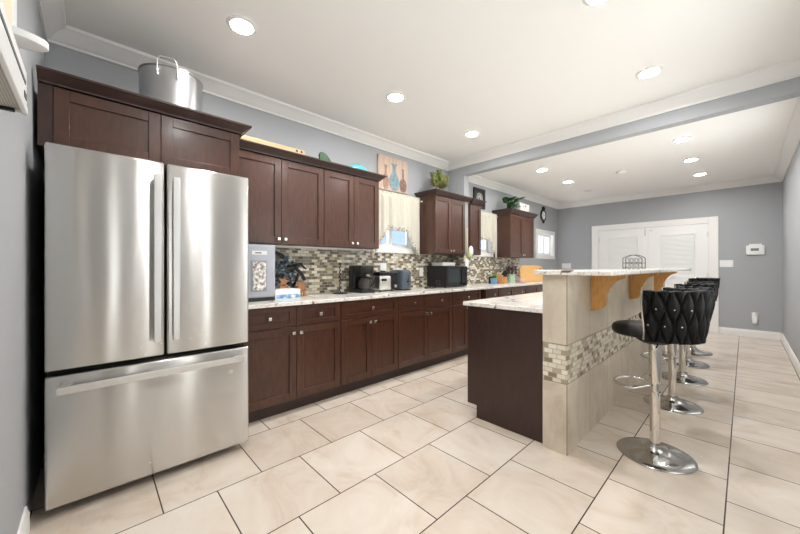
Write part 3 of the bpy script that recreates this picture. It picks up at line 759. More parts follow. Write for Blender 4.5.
vase(2.985, [(.03, 0), (.06, .04), (.065, .1), (.045, .15), (.014, .18), (.012, .28), (.02, .3)], c(112, 86, 74), 'brown_paint')

pf = thing('picture_frame', 'square black framed picture with white scroll pattern on the wall past the pilaster', 'picture', (WX+.01, 4.81, 2.2))
y0, y1, z0, z1 = 4.64, 4.98, 2.2, 2.54
obj('frame', MB().box(WX+.002, WX+.03, y0, y0+.045, z0, z1, .004).box(WX+.002, WX+.03, y1-.045, y1, z0, z1, .004).box(WX+.002, WX+.03, y0+.045, y1-.045, z0, z0+.045, .004).box(WX+.002, WX+.03, y0+.045, y1-.045, z1-.045, z1, .004), m_blackm, pf)
obj('backing', MB().box(WX+.002, WX+.015, y0+.04, y1-.04, z0+.04, z1-.04), M('charcoal_paper', c(50, 50, 52), .7), pf)
mb = MB(); yc, zc = (y0+y1)/2, (z0+z1)/2
for k in range(8):
    a = k*pi/4; q = [(WX+.018, yc+.058*cos(a)+.034*cos(w_), zc+.058*sin(a)+.034*sin(w_)) for w_ in [2*pi*j/14 for j in range(14)]]
    mb.tube(q, .005, 5, True)
mb.tube([(WX+.018, yc+.03*cos(w_), zc+.03*sin(w_)) for w_ in [2*pi*j/14 for j in range(14)]], .007, 5, True)
obj('scroll_pattern', mb, M('silver_white', c(205, 204, 200), .5), pf)

ck = thing('wall_clock', 'small black ornate wall clock with white face, above the little white window', 'clock', (WX+.01, 7.39, 2.2))
obj('clock_case', MB().lathe([(0, .001), (.135, .001), (.14, .012), (.13, .026), (.1, .03), (.092, .022)], WX, 7.39, 2.36, 36, 'x').ball(WX+.014, 7.39, 2.515, .04, n=14, rz=.05, ry=.05).ball(WX+.014, 7.39, 2.215, .03, n=14), m_blackm, ck, smooth=True)
obj('clock_face', MB().lathe([(0, .021), (.093, .021), (.093, .017), (0, .017)], WX, 7.39, 2.36, 36, 'x'), m_white, ck)
obj('clock_hand', MB().box(WX+.0215, WX+.0235, 7.387, 7.393, 2.355, 2.43), m_black, ck)
obj('clock_hand', MB().box(WX+.0215, WX+.0235, 7.388, 7.44, 2.357, 2.363), m_black, ck)

# ---------------------------------------------------------------- things on top of the wall cabinets
pot = thing('stockpot', 'large stainless steel stockpot on top of the refrigerator cabinet', 'pot', (-2.77, .41, 2.16))
px, py, pz = -2.77, .41, 2.161
obj('pot_body', MB().lathe([(0, 0), (.176, 0), (.182, .006), (.182, .35), (.188, .355), (.188, .361), (.178, .361), (.176, .353), (.176, .012), (0, .012)], px, py, pz, 64), m_pot, pot, smooth=True)
for az in (-16, 164):
    a = radians(az); r_ = Vector((cos(a), sin(a), 0)); tn = Vector((-sin(a), cos(a), 0)); o_ = Vector((px, py, pz-.045))
    pts = [o_+r_*.186+tn*-.055+Vector((0, 0, .325)), o_+r_*.188+tn*-.055+Vector((0, 0, .375)), o_+r_*.2+tn*-.052+Vector((0, 0, .425)), o_+r_*.206+tn*-.035+Vector((0, 0, .44)),
           o_+r_*.206+tn*.035+Vector((0, 0, .44)), o_+r_*.2+tn*.052+Vector((0, 0, .425)), o_+r_*.188+tn*.055+Vector((0, 0, .375)), o_+r_*.186+tn*.055+Vector((0, 0, .325))]
    hd = MB().tube(pts, .0055, 8)
    for s_ in (-1, 1):
        q = o_+r_*.185+tn*(.055*s_)
        for zz in (.335, .36): hd.ball(q.x, q.y, q.z+zz, .009, n=10)
    obj('handle', hd, m_steel, pot, smooth=True)

# top board on each run so that the things stand on it is the cabinet body at z=2.16
lv = thing('wooden_board', 'long pale wooden plank with holes lying on the cabinets beside the refrigerator', 'board', (-2.86, 1.15, 2.215))
mb = MB().prism([(-2.745, 2.2155), (-2.745, 2.255), (-2.767, 2.255), (-2.767, 2.2155)], .86, 1.41, 'y', .004)
obj('plank', mb, m_pine, lv)
for yy in (1.33, 1.375): obj('hole', MB().cyl(yy, 2.236, -2.7445, -2.744, .01, n=14, axis='x'), M('dark_hole', c(60, 42, 28), .8), lv)
def leafobj(name, label, cat, loc, m, build, group=None):
    o = obj(name, build, m, smooth='all', solid=.002); tag(o, label, cat, group); return o
m_gleaf = M('deep_green', c(20, 72, 34), .4); m_teal = M('teal_glaze', c(70, 160, 168), .3)
t = thing('green_ornament', 'small deep green leaf shaped ornament standing on the wall cabinet cornice', 'ornament', (-2.83, 1.62, 2.215))
obj('leaf_shape', MB().prism([(1.57, 2.216), (1.56, 2.26), (1.575, 2.29), (1.6, 2.295), (1.63, 2.285), (1.66, 2.26), (1.69, 2.225), (1.69, 2.216)], -2.78, -2.755, 'x', .004), m_gleaf, t)
obj('base_rim', MB().box(-2.795, -2.742, 1.56, 1.7, 2.2153, 2.2195, .002), m_gleaf, t)
t = thing('teal_dish', 'teal glazed dish turned over on the wall cabinet near the vase picture', 'dish', (-2.83, 2.04, 2.215))
obj('dish_shell', MB().lathe([(0, .058), (.05, .054), (.1, .035), (.135, .008), (.137, .0), (.13, .0), (.098, .028), (.05, .046), (0, .05)], -2.795, 2.04, 2.216, 32, 'z', .42, 1), m_teal, t, smooth=True)
obj('foot_ring', MB().lathe([(.03, .053), (.034, .062), (.028, .062), (.025, .053)], -2.795, 2.04, 2.216, 24, 'z', .42, 1), m_teal, t, smooth=True)

m_terra = M('terracotta', c(168, 96, 60), .7)
m_succ = M('succulent_leaf', c(120, 132, 62), .5)
n_ = noise(m_succ, coords(m_succ), 22, 2)
lk(m_succ, ramp(m_succ, n_, [(.35, c(58, 84, 48)), (.55, c(124, 128, 66)), (.7, c(142, 108, 72))]), P(m_succ).inputs['Base Color'])
t = thing('potted_succulent', 'small green and yellow succulent in a pot on the cabinet above the microwave', 'plant', (-2.9, 3.49, 2.16))
obj('pot', MB().lathe([(0, 0), (.05, 0), (.065, .085), (.07, .09), (.062, .09), (.055, .075), (0, .075)], -2.9, 3.49, 2.161, 28), m_terra, t, smooth=True)
mb = MB(); base = Vector((-2.9, 3.49, 2.235))
for br, (dx, dy, h) in enumerate(((0, 0, .25), (.06, .08, .17), (-.03, -.1, .2), (.09, -.05, .15), (0, .14, .13), (.03, -.15, .12))):
    top = base+Vector((dx, dy, h)); mb.tube([base, base*.5+top*.5+Vector((dx*.3, dy*.3, 0)), top], .006, 6)
    for lay in range(4):
        q = base.lerp(top, .45+.55*lay/3)
        for k in range(6):
            a = k*pi/3+lay*.5+br; mb.leaf(q, (cos(a), sin(a), .45+.25*lay), .105-.01*lay, .028, .05, .3)
obj('leaves', mb, m_succ, t, smooth='all', solid=.004)

m_poth = M('pothos_leaf', c(44, 92, 44), .4)
t = thing('potted_plant', 'dark green leafy plant in a pot on the farthest wall cabinet', 'plant', (-2.93, 5.5, 2.14))
obj('pot', MB().lathe([(0, 0), (.06, 0), (.08, .11), (.085, .115), (.076, .115), (.07, .1), (0, .1)], -2.93, 5.5, 2.141, 28), M('grey_pot', c(120, 118, 112), .6), t, smooth=True)
mb = MB(); base = Vector((-2.93, 5.5, 2.24))
for k in range(34):
    a = random.uniform(0, 2*pi); r_ = random.uniform(.04, .17); h = random.uniform(.02, .2)
    q = base+Vector((cos(a)*r_, sin(a)*r_, h)); 
    if q.x < WX+.1: q.x = WX+.1
    mb.tube([base, base*.4+q*.6+Vector((0, 0, .04)), q], .003, 5)
    dx = cos(a) if q.x > WX+.16 else abs(cos(a))
    mb.leaf(q, (dx, sin(a), .55), random.uniform(.11, .15), random.uniform(.045, .06), .22, .15)
obj('leaves', mb, m_poth, t, smooth='all', solid=.002)
t = thing('white_basket', 'white speckled basket on the farthest wall cabinet to the right of the plant', 'basket', (-2.87, 5.95, 2.14))
m_spk = M('white_speckle', c(228, 225, 218), .7)
lk(m_spk, ramp(m_spk, noise(m_spk, coords(m_spk), 40, 3), [(.36, c(130, 126, 120)), (.44, c(232, 229, 222))]), P(m_spk).inputs['Base Color'])
mb = MB(); b0, b1 = (.06, .14), (.08, .19)
lo = [(-2.93+sx*b0[0], 5.93+sy*b0[1], 2.141) for sx, sy in ((-1, -1), (1, -1), (1, 1), (-1, 1))]
hi = [(-2.93+sx*b1[0], 5.93+sy*b1[1], 2.39) for sx, sy in ((-1, -1), (1, -1), (1, 1), (-1, 1))]
A = [mb.bm.verts.new(p) for p in lo]; B = [mb.bm.verts.new(p) for p in hi]; mb.bm.faces.new(A[::-1])
for k in range(4): mb.bm.faces.new((A[k], A[(k+1) % 4], B[(k+1) % 4], B[k]))
obj('basket_body', mb, m_spk, t, solid=.006)
obj('handle', MB().tube([(-2.852, 5.87, 2.33), (-2.838, 5.89, 2.35), (-2.838, 5.95, 2.35), (-2.852, 5.97, 2.33)], .005, 6), m_blackm, t)

# ---------------------------------------------------------------- on the counter
Z = CT+.0005
m_ice = M('slate_grey_plastic', c(174, 178, 187), .35)
t = thing('ice_maker', 'grey countertop ice maker with a tall window beside the refrigerator', 'ice maker', (-2.87, .98, Z))
obj('housing', MB().box(-3.06, -2.72, .81, 1.13, Z+.03, 1.385, .02, 4), m_ice, t, smooth=True)
obj('base_foot', MB().box(-3.04, -2.735, .825, 1.115, Z, Z+.03), m_black, t)
m_icew = M('ice_window', c(190, 180, 170), .15)
lk(m_icew, ramp(m_icew, noise(m_icew, coords(m_icew), 38, 4), [(.38, c(112, 98, 90)), (.5, c(190, 180, 172)), (.62, c(238, 236, 234))]), P(m_icew).inputs['Base Color'])
obj('window_bezel', MB().box(-2.7205, -2.716, .925, 1.055, 1.0, 1.255, .002), M('mid_grey', c(140, 145, 154), .4), t)
obj('ice_window', MB().box(-2.716, -2.7125, .94, 1.045, 1.01, 1.245, .001), m_icew, t)
lb = obj('name_plate', MB().box(-2.7205, -2.718, .935, 1.055, 1.3, 1.332, .001), m_white, t)
obj('badge_mark', MB().box(-2.718, -2.717, .96, 1.01, 1.311, 1.319), m_black, lb)
t = thing('carton_box', 'low white carton with blue printed front on the counter beside the ice maker', 'box', (-2.86, 1.24, Z))
obj('carton', MB().box(-2.96, -2.76, 1.14, 1.37, Z, Z+.085, .002), m_white, t)
m_bluep = M('blue_print', c(96, 146, 192), .5)
lk(m_bluep, ramp(m_bluep, noise(m_bluep, coords(m_bluep), 26, 3), [(.4, c(84, 138, 190)), (.56, c(150, 186, 214)), (.66, c(230, 236, 240))]), P(m_bluep).inputs['Base Color'])
obj('printed_band', MB().box(-2.7602, -2.7592, 1.15, 1.365, Z+.006, Z+.042), m_bluep, t)
# dark feathered figurine with starfish stems
t = thing('black_figurine', 'glossy black and blue swirling figurine on the counter behind the white carton', 'figurine', (-3.02, 1.36, Z))
fy = 1.33
mb = MB()
mb.tube([(-3.04, 1.16, 1.3), (-3.03, 1.24, 1.345), (-3.02, 1.32, 1.3), (-3.01, 1.37, 1.23), (-3.0, 1.44, 1.19), (-2.99, 1.5, 1.13), (-2.99, 1.53, 1.07)], .022, 10, r2=.016)
mb.tube([(-3.0, 1.42, 1.2), (-3.02, 1.5, 1.225), (-3.02, 1.56, 1.18)], .03, 10, r2=.008)
mb.tube([(-3.0, 1.42, 1.2), (-3.02, 1.34, 1.17), (-3.03, 1.27, 1.12), (-3.03, 1.23, 1.05)], .03, 10, r2=.012)
mb.tube([(-3.02, 1.48, 1.14), (-3.03, 1.46, 1.06), (-3.03, 1.4, .97), (-3.03, 1.39, .925)], .014, 8, r2=.02)
obj('body', mb, m_black, t, smooth=True)
m_foil = M('blue_silver_foil', c(110, 130, 140), .25, .6)
lk(m_foil, ramp(m_foil, noise(m_foil, coords(m_foil), 30, 3), [(.34, c(40, 46, 54)), (.43, c(150, 156, 156)), (.55, c(84, 130, 164)), (.62, c(214, 214, 208))]), P(m_foil).inputs['Base Color'])
mb = MB()
for k in range(40):
    a = k*2.4; mb.leaf((-3.05, 1.26+.0045*k, 1.02+.006*(k*17 % 40)), (.45, sin(a)*.7, .5*cos(a*2)+.2), .1, .034, .1, .2)
obj('feathers', mb, m_foil, t, smooth='all', solid=.003)
obj('stand', MB().box(-3.07, -2.99, 1.3, 1.46, Z, Z+.012, .004), m_black, t)
m_coral = M('rust_orange', c(160, 108, 68), .6)
def star(cx, cy, cz, R, ang):
    pts = [(cy+(R if k % 2 == 0 else R*.4)*sin(ang+k*pi/5), cz+(R if k % 2 == 0 else R*.4)*cos(ang+k*pi/5)) for k in range(10)]
    return MB().prism(pts, cx-.007, cx+.007, 'x', .003)
sf = thing('starfish_ornament', 'rust orange starfish ornament resting behind the white carton, nearer the ice maker', 'ornament', (-2.985, 1.27, 1.003), 'rust starfish ornaments')
obj('star', star(-2.93, 1.29, Z+.146, .06, .2), m_coral, sf); obj('peg', MB().box(-2.937, -2.923, 1.25, 1.33, Z+.0855, Z+.105, .002), m_coral, sf)
sf = thing('starfish_ornament', 'rust orange starfish ornament standing on the counter right of the white carton', 'ornament', (-2.94, 1.43, Z), 'rust starfish ornaments')
obj('star', star(-2.93, 1.46, Z+.09, .075, .5).prism([(1.42, Z), (1.44, Z+.06), (1.46, Z+.05), (1.45, Z)], -2.937, -2.923, 'x').prism([(1.49, Z), (1.48, Z+.05), (1.5, Z+.06), (1.51, Z)], -2.937, -2.923, 'x'), m_coral, sf)
obj('stand', MB().box(-2.95, -2.91, 1.41, 1.52, Z, Z+.006), m_coral, sf)
# paper towel post
t = thing('paper_towel_holder', 'empty twisted dark metal paper towel stand on the counter', 'paper towel holder', (-2.92, 1.9, Z))
hx, hy = -2.93, 1.9
obj('base', MB().lathe([(0, 0), (.075, 0), (.078, .005), (.07, .01), (.02, .014), (0, .014)], hx, hy, Z, 32), m_iron, t, smooth=True)
obj('post', MB().tube([(hx+.007*cos(k*.9), hy+.007*sin(k*.9), Z+.012+.29*k/44) for k in range(45)], .005, 6).ball(hx, hy, Z+.315, .014, n=12), m_iron, t, smooth=True)
# coffee maker
t = thing('coffee_maker', 'black drip coffee maker with glass carafe on the counter', 'coffee maker', (-2.94, 2.2, Z))
y0, y1 = 2.1, 2.285
obj('base', MB().box(-3.06, -2.82, y0, y1, Z, Z+.035, .008, 3), m_black, t, smooth=True)
obj('water_tank', MB().box(-3.06, -2.965, y0, y1, Z+.036, Z+.3, .012, 3), m_black, t, smooth=True)
obj('brew_head', MB().box(-2.964, -2.83, y0+.004, y1-.004, Z+.2, Z+.3, .012, 3), m_black, t, smooth=True)
obj('control_panel', MB().box(-2.8295, -2.827, y0+.06, y1-.03, Z+.225, Z+.27, .001), m_glassd, t)
cf = obj('carafe', MB().lathe([(0, 0), (.06, 0), (.072, .03), (.07, .08), (.052, .115), (.05, .125)], -2.895, 2.2, Z+.037, 32), M('coffee_glass', c(64, 58, 54), .05), t, smooth=True)
obj('lid', MB().lathe([(0, .14), (.04, .138), (.052, .126), (0, .125)], -2.895, 2.2, Z+.037, 32), m_black, cf, smooth=True)
obj('handle', MB().tube([(-2.845, 2.215, Z+.155), (-2.8, 2.24, Z+.155), (-2.795, 2.245, Z+.1), (-2.83, 2.225, Z+.065)], .009, 8), m_black, cf, smooth=True)
# slow cooker
t = thing('slow_cooker', 'stainless and black slow cooker on the counter right of the coffee maker', 'slow cooker', (-2.92, 2.5, Z))
obj('cooker_body', MB().box(-3.05, -2.83, 2.37, 2.63, Z+.012, Z+.19, .03, 4), m_steel, t, smooth=True)
obj('lid', MB().box(-3.055, -2.825, 2.365, 2.635, Z+.191, Z+.225, .014, 3).box(-2.96, -2.92, 2.47, 2.53, Z+.225, Z+.24, .006), m_black, t, smooth=True)
obj('control_panel', MB().box(-2.829, -2.818, 2.535, 2.625, Z+.018, Z+.186, .004), m_black, t)
obj('side_handle', MB().box(-2.829, -2.805, 2.385, 2.45, Z+.12, Z+.15, .006), m_black, t)
obj('dial', MB().lathe([(0, 0), (.018, 0), (.016, .016), (0, .018)], -2.818, 2.585, Z+.06, 20, 'x'), m_steel, t, smooth=True)
for yy in (2.41, 2.59):
    for xx in (-3.0, -2.88): obj('foot', MB().cyl(xx, yy, Z, Z+.0125, .014, n=12), m_black, t)
# toaster
m_slate = M('slate_blue_enamel', c(78, 88, 98), .3)
t = thing('toaster', 'slate blue toaster on the counter right of the slow cooker', 'toaster', (-2.93, 2.79, Z))
obj('toaster_body', MB().box(-3.06, -2.8, 2.69, 2.85, Z+.012, Z+.245, .03, 4), m_slate, t, smooth=True)
obj('slot', MB().box(-3.03, -2.83, 2.725, 2.755, Z+.242, Z+.2462), m_blackm, t); obj('slot', MB().box(-3.03, -2.83, 2.79, 2.82, Z+.242, Z+.2462), m_blackm, t)
obj('lever', MB().box(-2.801, -2.78, 2.765, 2.805, Z+.1, Z+.115, .003).box(-2.801, -2.7985, 2.78, 2.79, Z+.05, Z+.18), m_black, t)
obj('foot_base', MB().box(-3.04, -2.82, 2.72, 2.85, Z, Z+.013), m_black, t)
# microwave
t = thing('microwave', 'black microwave oven on the counter under the succulent topped cabinet', 'microwave', (-2.93, 3.72, Z))
obj('oven_case', MB().box(-3.1, -2.775, 3.46, 3.955, Z+.012, Z+.295, .005), m_black, t)
d = obj('door', MB().box(-2.774, -2.76, 3.462, 3.84, Z+.016, Z+.291, .004), m_black, t)
obj('door_window', MB().box(-2.76, -2.7585, 3.52, 3.78, Z+.06, Z+.25), M('oven_window', c(52, 58, 62), .15), d)
obj('control_panel', MB().box(-2.774, -2.76, 3.842, 3.953, Z+.016, Z+.291, .004), m_glassd, t)
obj('handle', MB().box(-2.76, -2.742, 3.8, 3.818, Z+.05, Z+.26, .005), m_black, d)
for xx in (-3.07, -2.8):
    for yy in (3.49, 3.92): obj('foot', MB().cyl(xx, yy, Z, Z+.0125, .013, n=12), m_black, t)
t = thing('white_container', 'flat white lidded container lying on top of the black microwave', 'container', (-2.95, 3.66, Z+.296))
obj('tub', MB().box(-3.06, -2.86, 3.52, 3.8, Z+.296, Z+.332, .008, 3), m_white, t, smooth=True)
obj('lid', MB().box(-3.065, -2.855, 3.515, 3.805, Z+.3325, Z+.345, .004), m_white, t)
t = thing('power_cord', 'loose black appliance cord coiled on the counter left of the microwave', 'cord', (-2.8, 3.36, Z))
obj('cable', MB().tube([(-2.86, 3.18, Z+.008), (-2.8, 3.26, Z+.006), (-2.74, 3.3, Z+.05), (-2.76, 3.34, Z+.1), (-2.82, 3.33, Z+.11), (-2.84, 3.36, Z+.06), (-2.75, 3.38, Z+.03), (-2.72, 3.4, Z+.008), (-2.76, 3.43, Z+.006)], .007, 8), m_black, t, smooth=True)
obj('plug', MB().box(-2.875, -2.845, 3.155, 3.185, Z, Z+.022, .004), m_black, t)
# wall plates
def plate(x, y, z, w, h, label, axis='x', gang=1, grp='white outlet and switch plates', paddles=True):
    if axis == 'x':
        t = thing('wall_plate', label, 'wall plate', (x, y, z-h/2), grp)
        obj('cover', MB().box(x, x+.007, y-w/2, y+w/2, z-h/2, z+h/2, .002), m_white, t)
        for k in range(gang):
            yc = y-w/2+w*(k+.5)/gang; obj('switch', MB().box(x+.007, x+.011, yc-.017, yc+.017, z-.033, z+.033, .002), m_white, t)
    else:
        t = thing('wall_plate', label, 'wall plate', (x, y, z-h/2), grp)
        obj('cover', MB().box(x-w/2, x+w/2, y-.007, y, z-h/2, z+h/2, .002), m_white, t)
        for k in range(gang):
            xc = x-w/2+w*(k+.5)/gang; obj('switch', MB().box(xc-.017, xc+.017, y-.011, y-.007, z-.033, z+.033, .002), m_white, t)
    return t
plate(WX+.0095, 2.66, 1.2, .1, .1, 'white outlet plate on the mosaic above the slow cooker')
plate(WX+.0095, 3.36, 1.13, .075, .12, 'white outlet plate on the mosaic left of the microwave')
plate(-2.8205, 4.022, 1.255, .08, .12, 'white outlet plate on the mosaic right of the microwave, below the hanging brush')
plate(-2.93, FY, 1.225, .2, .125, 'white triple switch plate on the back wall left of the double doors', 'y', 3)
plate(-.225, FY, 1.262, .175, .125, 'white triple switch plate on the back wall right of the double doors', 'y', 3)
# hanging brush on the pilaster
t = thing('dish_brush', 'white and lime duster hanging from a yellow stick on the pilaster beside the microwave cabinet', 'duster', (-2.8, 4.022, 1.36))
m_lime = M('lime_fibre', c(186, 204, 110), .8)
obj('stick', MB().tube([(-2.81, 4.022, 1.78), (-2.81, 4.022, 1.42)], .008, 8), M('yellow_plastic', c(226, 214, 130), .5), t, smooth=True)
obj('head', MB().ball(-2.765, 4.05, 1.435, .028, n=18, ry=.05, rz=.075), m_white, t, smooth=True)
mb = MB().ball(-2.775, 4.01, 1.385, .022, n=14, ry=.03, rz=.035)
for k in range(24):
    a = k*2.4; mb.leaf((-2.775, 4.01, 1.385), (cos(a)*.6, sin(a)*.6, -1+.8*(k/24)), .05, .007, .1, .1)
obj('fringe', mb, m_lime, t, smooth='all')

# far counter clutter
t = thing('blue_mug', 'light blue cup on the far counter near the lime plant', 'mug', (-2.86, 4.84, Z))
obj('cup', MB().lathe([(0, 0), (.045, 0), (.052, .095), (.048, .095), (.042, .008), (0, .008)], -2.86, 4.84, Z, 28), M('sky_blue_glaze', c(104, 150, 184), .3), t, smooth=True)
obj('handle', MB().tube([(-2.86+.05, 4.84-.0, Z+.075), (-2.79, 4.83, Z+.072), (-2.785, 4.83, Z+.035), (-2.815, 4.84, Z+.022)], .007, 8), M('sky_blue_handle', c(98, 160, 200), .3), t, smooth=True)
t = thing('black_canister', 'small dark tin behind the blue cup on the far counter', 'canister', (-2.97, 4.95, Z))
obj('tin', MB().cyl(-2.97, 4.95, Z, Z+.1, .045), m_blackm, t, smooth=True); obj('lid', MB().cyl(-2.97, 4.95, Z+.1005, Z+.12, .047), m_black, t, smooth=True)
t = thing('lime_plant', 'small lime green potted plant on the far counter', 'plant', (-3.02, 5.2, Z))
obj('pot', MB().lathe([(0, 0), (.045, 0), (.055, .09), (.05, .09), (.045, .08), (0, .08)], -3.02, 5.2, Z, 24), M('white_pot', c(222, 220, 214), .5), t, smooth=True)
mb = MB(); base = Vector((-3.02, 5.2, Z+.08))
for k in range(20):
    a = k*2.4; mb.leaf(base, (cos(a), sin(a), .9+.3*(k % 3)), .13+.01*(k % 4), .022, .35, .2)
obj('leaves', mb, M('lime_leaf', c(150, 190, 62), .5), t, smooth='all', solid=.002)
t = thing('knife_block', 'orange toned wooden knife block with black handles on the far counter', 'knife block', (-2.82, 5.06, Z))
m_kb = wood('block_wood', c(196, 136, 78), c(216, 160, 100), .45, (5, 5, 1))
obj('block', MB().prism([(-2.9, Z), (-2.76, Z), (-2.76, Z+.1), (-2.85, Z+.17), (-2.9, Z+.14)], 5.01, 5.11, 'y', .004), m_kb, t)
for k in range(6):
    yy = 5.028+.032*(k % 3); xx = -2.785-.035*(k//3); zz = Z+.12+.026*(k//3)
    obj('knife_handle', MB().tube([(xx-.004, yy, zz-.004), (xx+.05, yy, zz+.062), (xx+.058, yy, zz+.075)], .009, 8), m_black, t, smooth=True)
t = thing('utensil_crock', 'mint green crock on the far counter holding black cooking utensils', 'crock', (-2.8, 5.33, Z))
obj('crock', MB().lathe([(0, 0), (.055, 0), (.06, .01), (.058, .15), (.061, .155), (.054, .155), (.052, .012), (0, .012)], -2.8, 5.33, Z, 32), M('mint_glaze', c(176, 204, 180), .3), t, smooth=True)
for k, (dx, dy) in enumerate(((.05, -.07), (-.045, .0), (-.03, -.085), (.06, .04), (-.015, .075))):
    u_ = tag(obj('spatula' if k % 2 else 'ladle', (MB().tube([(-2.8+dx*.2, 5.33+dy*.2, Z+.016), (-2.8+dx, 5.33+dy, Z+.23)], .006, 6).ball(-2.8+dx*1.12, 5.33+dy*1.12, Z+.255, .016, n=12, ry=.036, rz=.042) if k % 2 == 0 else
        MB().tube([(-2.8+dx*.2, 5.33+dy*.2, Z+.016), (-2.8+dx, 5.33+dy, Z+.23)], .006, 6).box(-2.8+dx-.006, -2.8+dx+.006, 5.33+dy-.03, 5.33+dy+.03, Z+.22, Z+.3, .004)), m_black, smooth=True),
        'black cooking utensil standing in the mint green crock', 'utensil', 'black utensils in the mint crock')
t = thing('red_flowers', 'bunch of dark red flowers in a small vase behind the mint crock', 'flowers', (-2.95, 5.62, Z))
obj('vase', MB().lathe([(0, 0), (.035, 0), (.045, .05), (.025, .12), (.03, .14), (.024, .14), (.02, .12), (0, .1)], -2.95, 5.62, Z, 24), M('grey_glaze', c(150, 150, 148), .3), t, smooth=True)
m_red = M('dark_red', c(120, 40, 44), .6)
for k in range(9):
    a = k*2.4; q = Vector((-2.95+.06*cos(a)*(k/9+.3), 5.62+.075*sin(a)*(k/9+.3), Z+.27-.012*k)); 
    o = obj('flower', MB().ball(q.x, q.y, q.z, .026, n=10), m_red, t, smooth=True)
    obj('stem', MB().tube([(-2.95, 5.62, Z+.105), (q.x*.5-2.95*.5, q.y*.5+5.62*.5, Z+.2), (q.x, q.y, q.z-.02)], .003, 5), m_gleaf, o)
t = thing('pink_bowl', 'small pink bowl on the far counter before the cutting board', 'bowl', (-2.78, 5.62, Z))
obj('bowl', MB().lathe([(0, 0), (.04, 0), (.085, .05), (.088, .062), (.082, .06), (.04, .01), (0, .008)], -2.78, 5.62, Z, 32), M('pink_glaze', c(222, 180, 176), .35), t, smooth=True)
t = thing('cutting_board', 'large rounded bamboo cutting board leaning upright at the far end of the counter', 'cutting board', (-2.8, 6.12, Z))
mb = MB(); pts = []
Wd, Hd, rr = .25, .31, .09
for (cx_, cz_, a0) in ((Wd-rr, Hd-rr, 0), (-Wd+rr, Hd-rr, 90), (-Wd+rr, rr, 180), (Wd-rr, rr, 270)):
    for k in range(7):
        a = radians(a0+15*k); pts.append((cx_+rr*cos(a), cz_+rr*sin(a)))
mb.prism(pts, -.009, .009, 'y', .003)
mb.mat4(Matrix.Translation((-2.75, 6.04, Z+.004)) @ Matrix.Rotation(radians(60), 4, 'Z') @ Matrix.Rotation(radians(-10), 4, 'X'))
obj('board_slab', mb, m_board, t)
mb = MB().tube([(.215, .0, .24+.0), (.225, -.0, .262)], .012, 8); mb.bm.free()
mb = MB().lathe([(0, -.0098), (.014, -.0098), (.014, -.0093), (0, -.0093)], .19, 0, .25, 16, 'y')
mb.mat4(Matrix.Translation((-2.75, 6.04, Z+.004)) @ Matrix.Rotation(radians(60), 4, 'Z') @ Matrix.Rotation(radians(-10), 4, 'X'))
obj('hang_hole', mb, M('dark_wood_hole', c(70, 44, 26), .8), t)

# ---------------------------------------------------------------- back wall devices
t = thing('thermostat', 'white wall thermostat with grey display on the back wall right of the doors', 'thermostat', (.12, FY, 1.41))
obj('housing', MB().box(.015, .23, FY-.03, FY, 1.41, 1.57, .008, 3).box(.05, .2, FY-.024, FY, 1.57, 1.595, .006), m_white, t, smooth=True)
obj('display', MB().box(.07, .165, FY-.0315, FY-.03, 1.475, 1.52), M('lcd_grey', c(120, 128, 122), .3), t)
for k in range(2): obj('button', MB().box(.185, .207, FY-.034, FY-.03, 1.47+.03*k, 1.488+.03*k, .002), m_white, t)
t = thing('plug_in_freshener', 'white plug-in air freshener in the outlet low on the back wall', 'air freshener', (.12, FY, .25))
obj('outlet_cover', MB().box(.083, .158, FY-.006, FY, .3, .42, .002), m_white, t)
obj('freshener_body', MB().box(.09, .15, FY-.055, FY-.0065, .235, .35, .012, 3), m_white, t, smooth=True)
obj('refill', MB().lathe([(0, 0), (.018, 0), (.022, .05), (.012, .07), (0, .075)], .12, FY-.03, .352, 20), m_white, t, smooth=True)

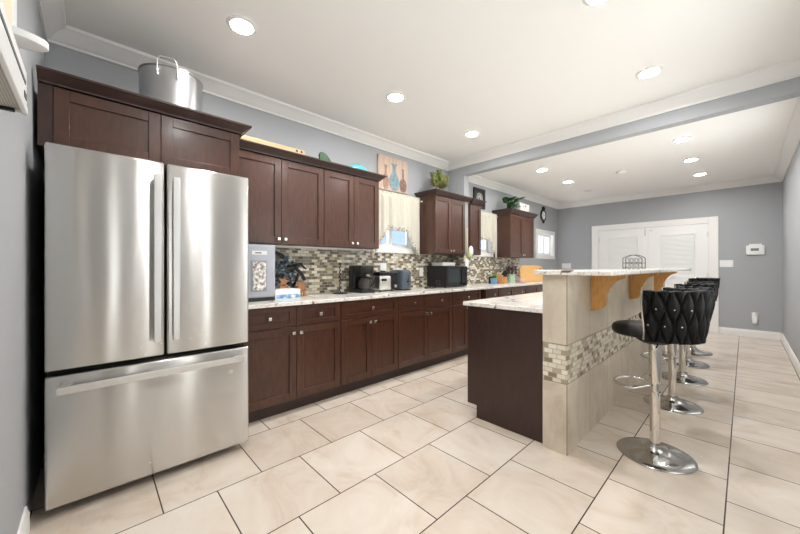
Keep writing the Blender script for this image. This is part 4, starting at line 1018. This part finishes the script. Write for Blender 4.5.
# ---------------------------------------------------------------- near wall, top left
t = thing('wall_vent', 'white slotted vent box with mesh underside on the near wall at the top left', 'vent', (-1.11, NY, 1.62))
vx0, vx1, vy, vz0, vz1 = -1.364, -.86, -.13, 1.62, 1.738
mb = MB().box(vx0, vx1, NY+.001, vy, vz0+.012, vz1, .006).box(vx0, vx1, vy-.008, vy+.002, vz0, vz0+.02, .002).box(vx0, vx0+.01, NY+.001, vy, vz0, vz0+.02).box(vx1-.01, vx1, NY+.001, vy, vz0, vz0+.02)
obj('vent_housing', mb, m_white, t)
m_mesh = M('grey_mesh', c(186, 182, 172), .5, .3)
ck_ = nd(m_mesh, 'ShaderNodeTexChecker'); ck_.inputs['Scale'].default_value = 260; lk(m_mesh, coords(m_mesh, rot=(0, 0, .78)), ck_.inputs[0])
ck_.inputs[1].default_value = c(206, 202, 192); ck_.inputs[2].default_value = c(160, 156, 146); lk(m_mesh, ck_.outputs[0], P(m_mesh).inputs['Base Color'])
obj('mesh_filter', MB().box(vx0+.011, vx1-.011, NY+.002, vy-.009, vz0+.006, vz0+.0115), m_mesh, t)
m_slot = M('slot_dark', c(96, 96, 98), .7)
obj('slot', MB().box(-1.33, -.95, vy, vy+.0015, 1.69, 1.7), m_slot, t); obj('slot', MB().box(-1.345, -1.31, vy, vy+.0015, 1.652, 1.668), m_slot, t)
obj('latch', MB().box(-1.355, -1.342, vy-.055, vy-.02, vz0-.003, vz0+.005, .001), m_blackm, t)
t = thing('cream_box', 'cream coloured box standing on the white vent box at the top left', 'box', (-1.05, NY, 1.739))
obj('box_body', MB().box(-1.24, -.88, NY+.002, vy-.012, 1.739, 1.9, .004), m_cream, t)
obj('box_lid', MB().box(-1.245, -.875, NY+.002, vy-.008, 1.9005, 1.93, .004), m_pine, t)
t = thing('wall_bracket', 'white rounded wall bracket with an oval ledge beside the upper left corner', 'bracket', (-1.84, NY, 2.03))
obj('back_plate', MB().box(-1.9, -1.79, NY+.001, NY+.014, 2.06, 2.4, .006, 3), m_white, t, smooth=True)
mb = MB().prism([(-1.84+.055*cos(a), NY+.001+(.1*sin(a))) for a in [pi*k/20 for k in range(21)]], 2.03, 2.06, 'z', .006)
obj('ledge', mb, m_white, t, smooth=True)
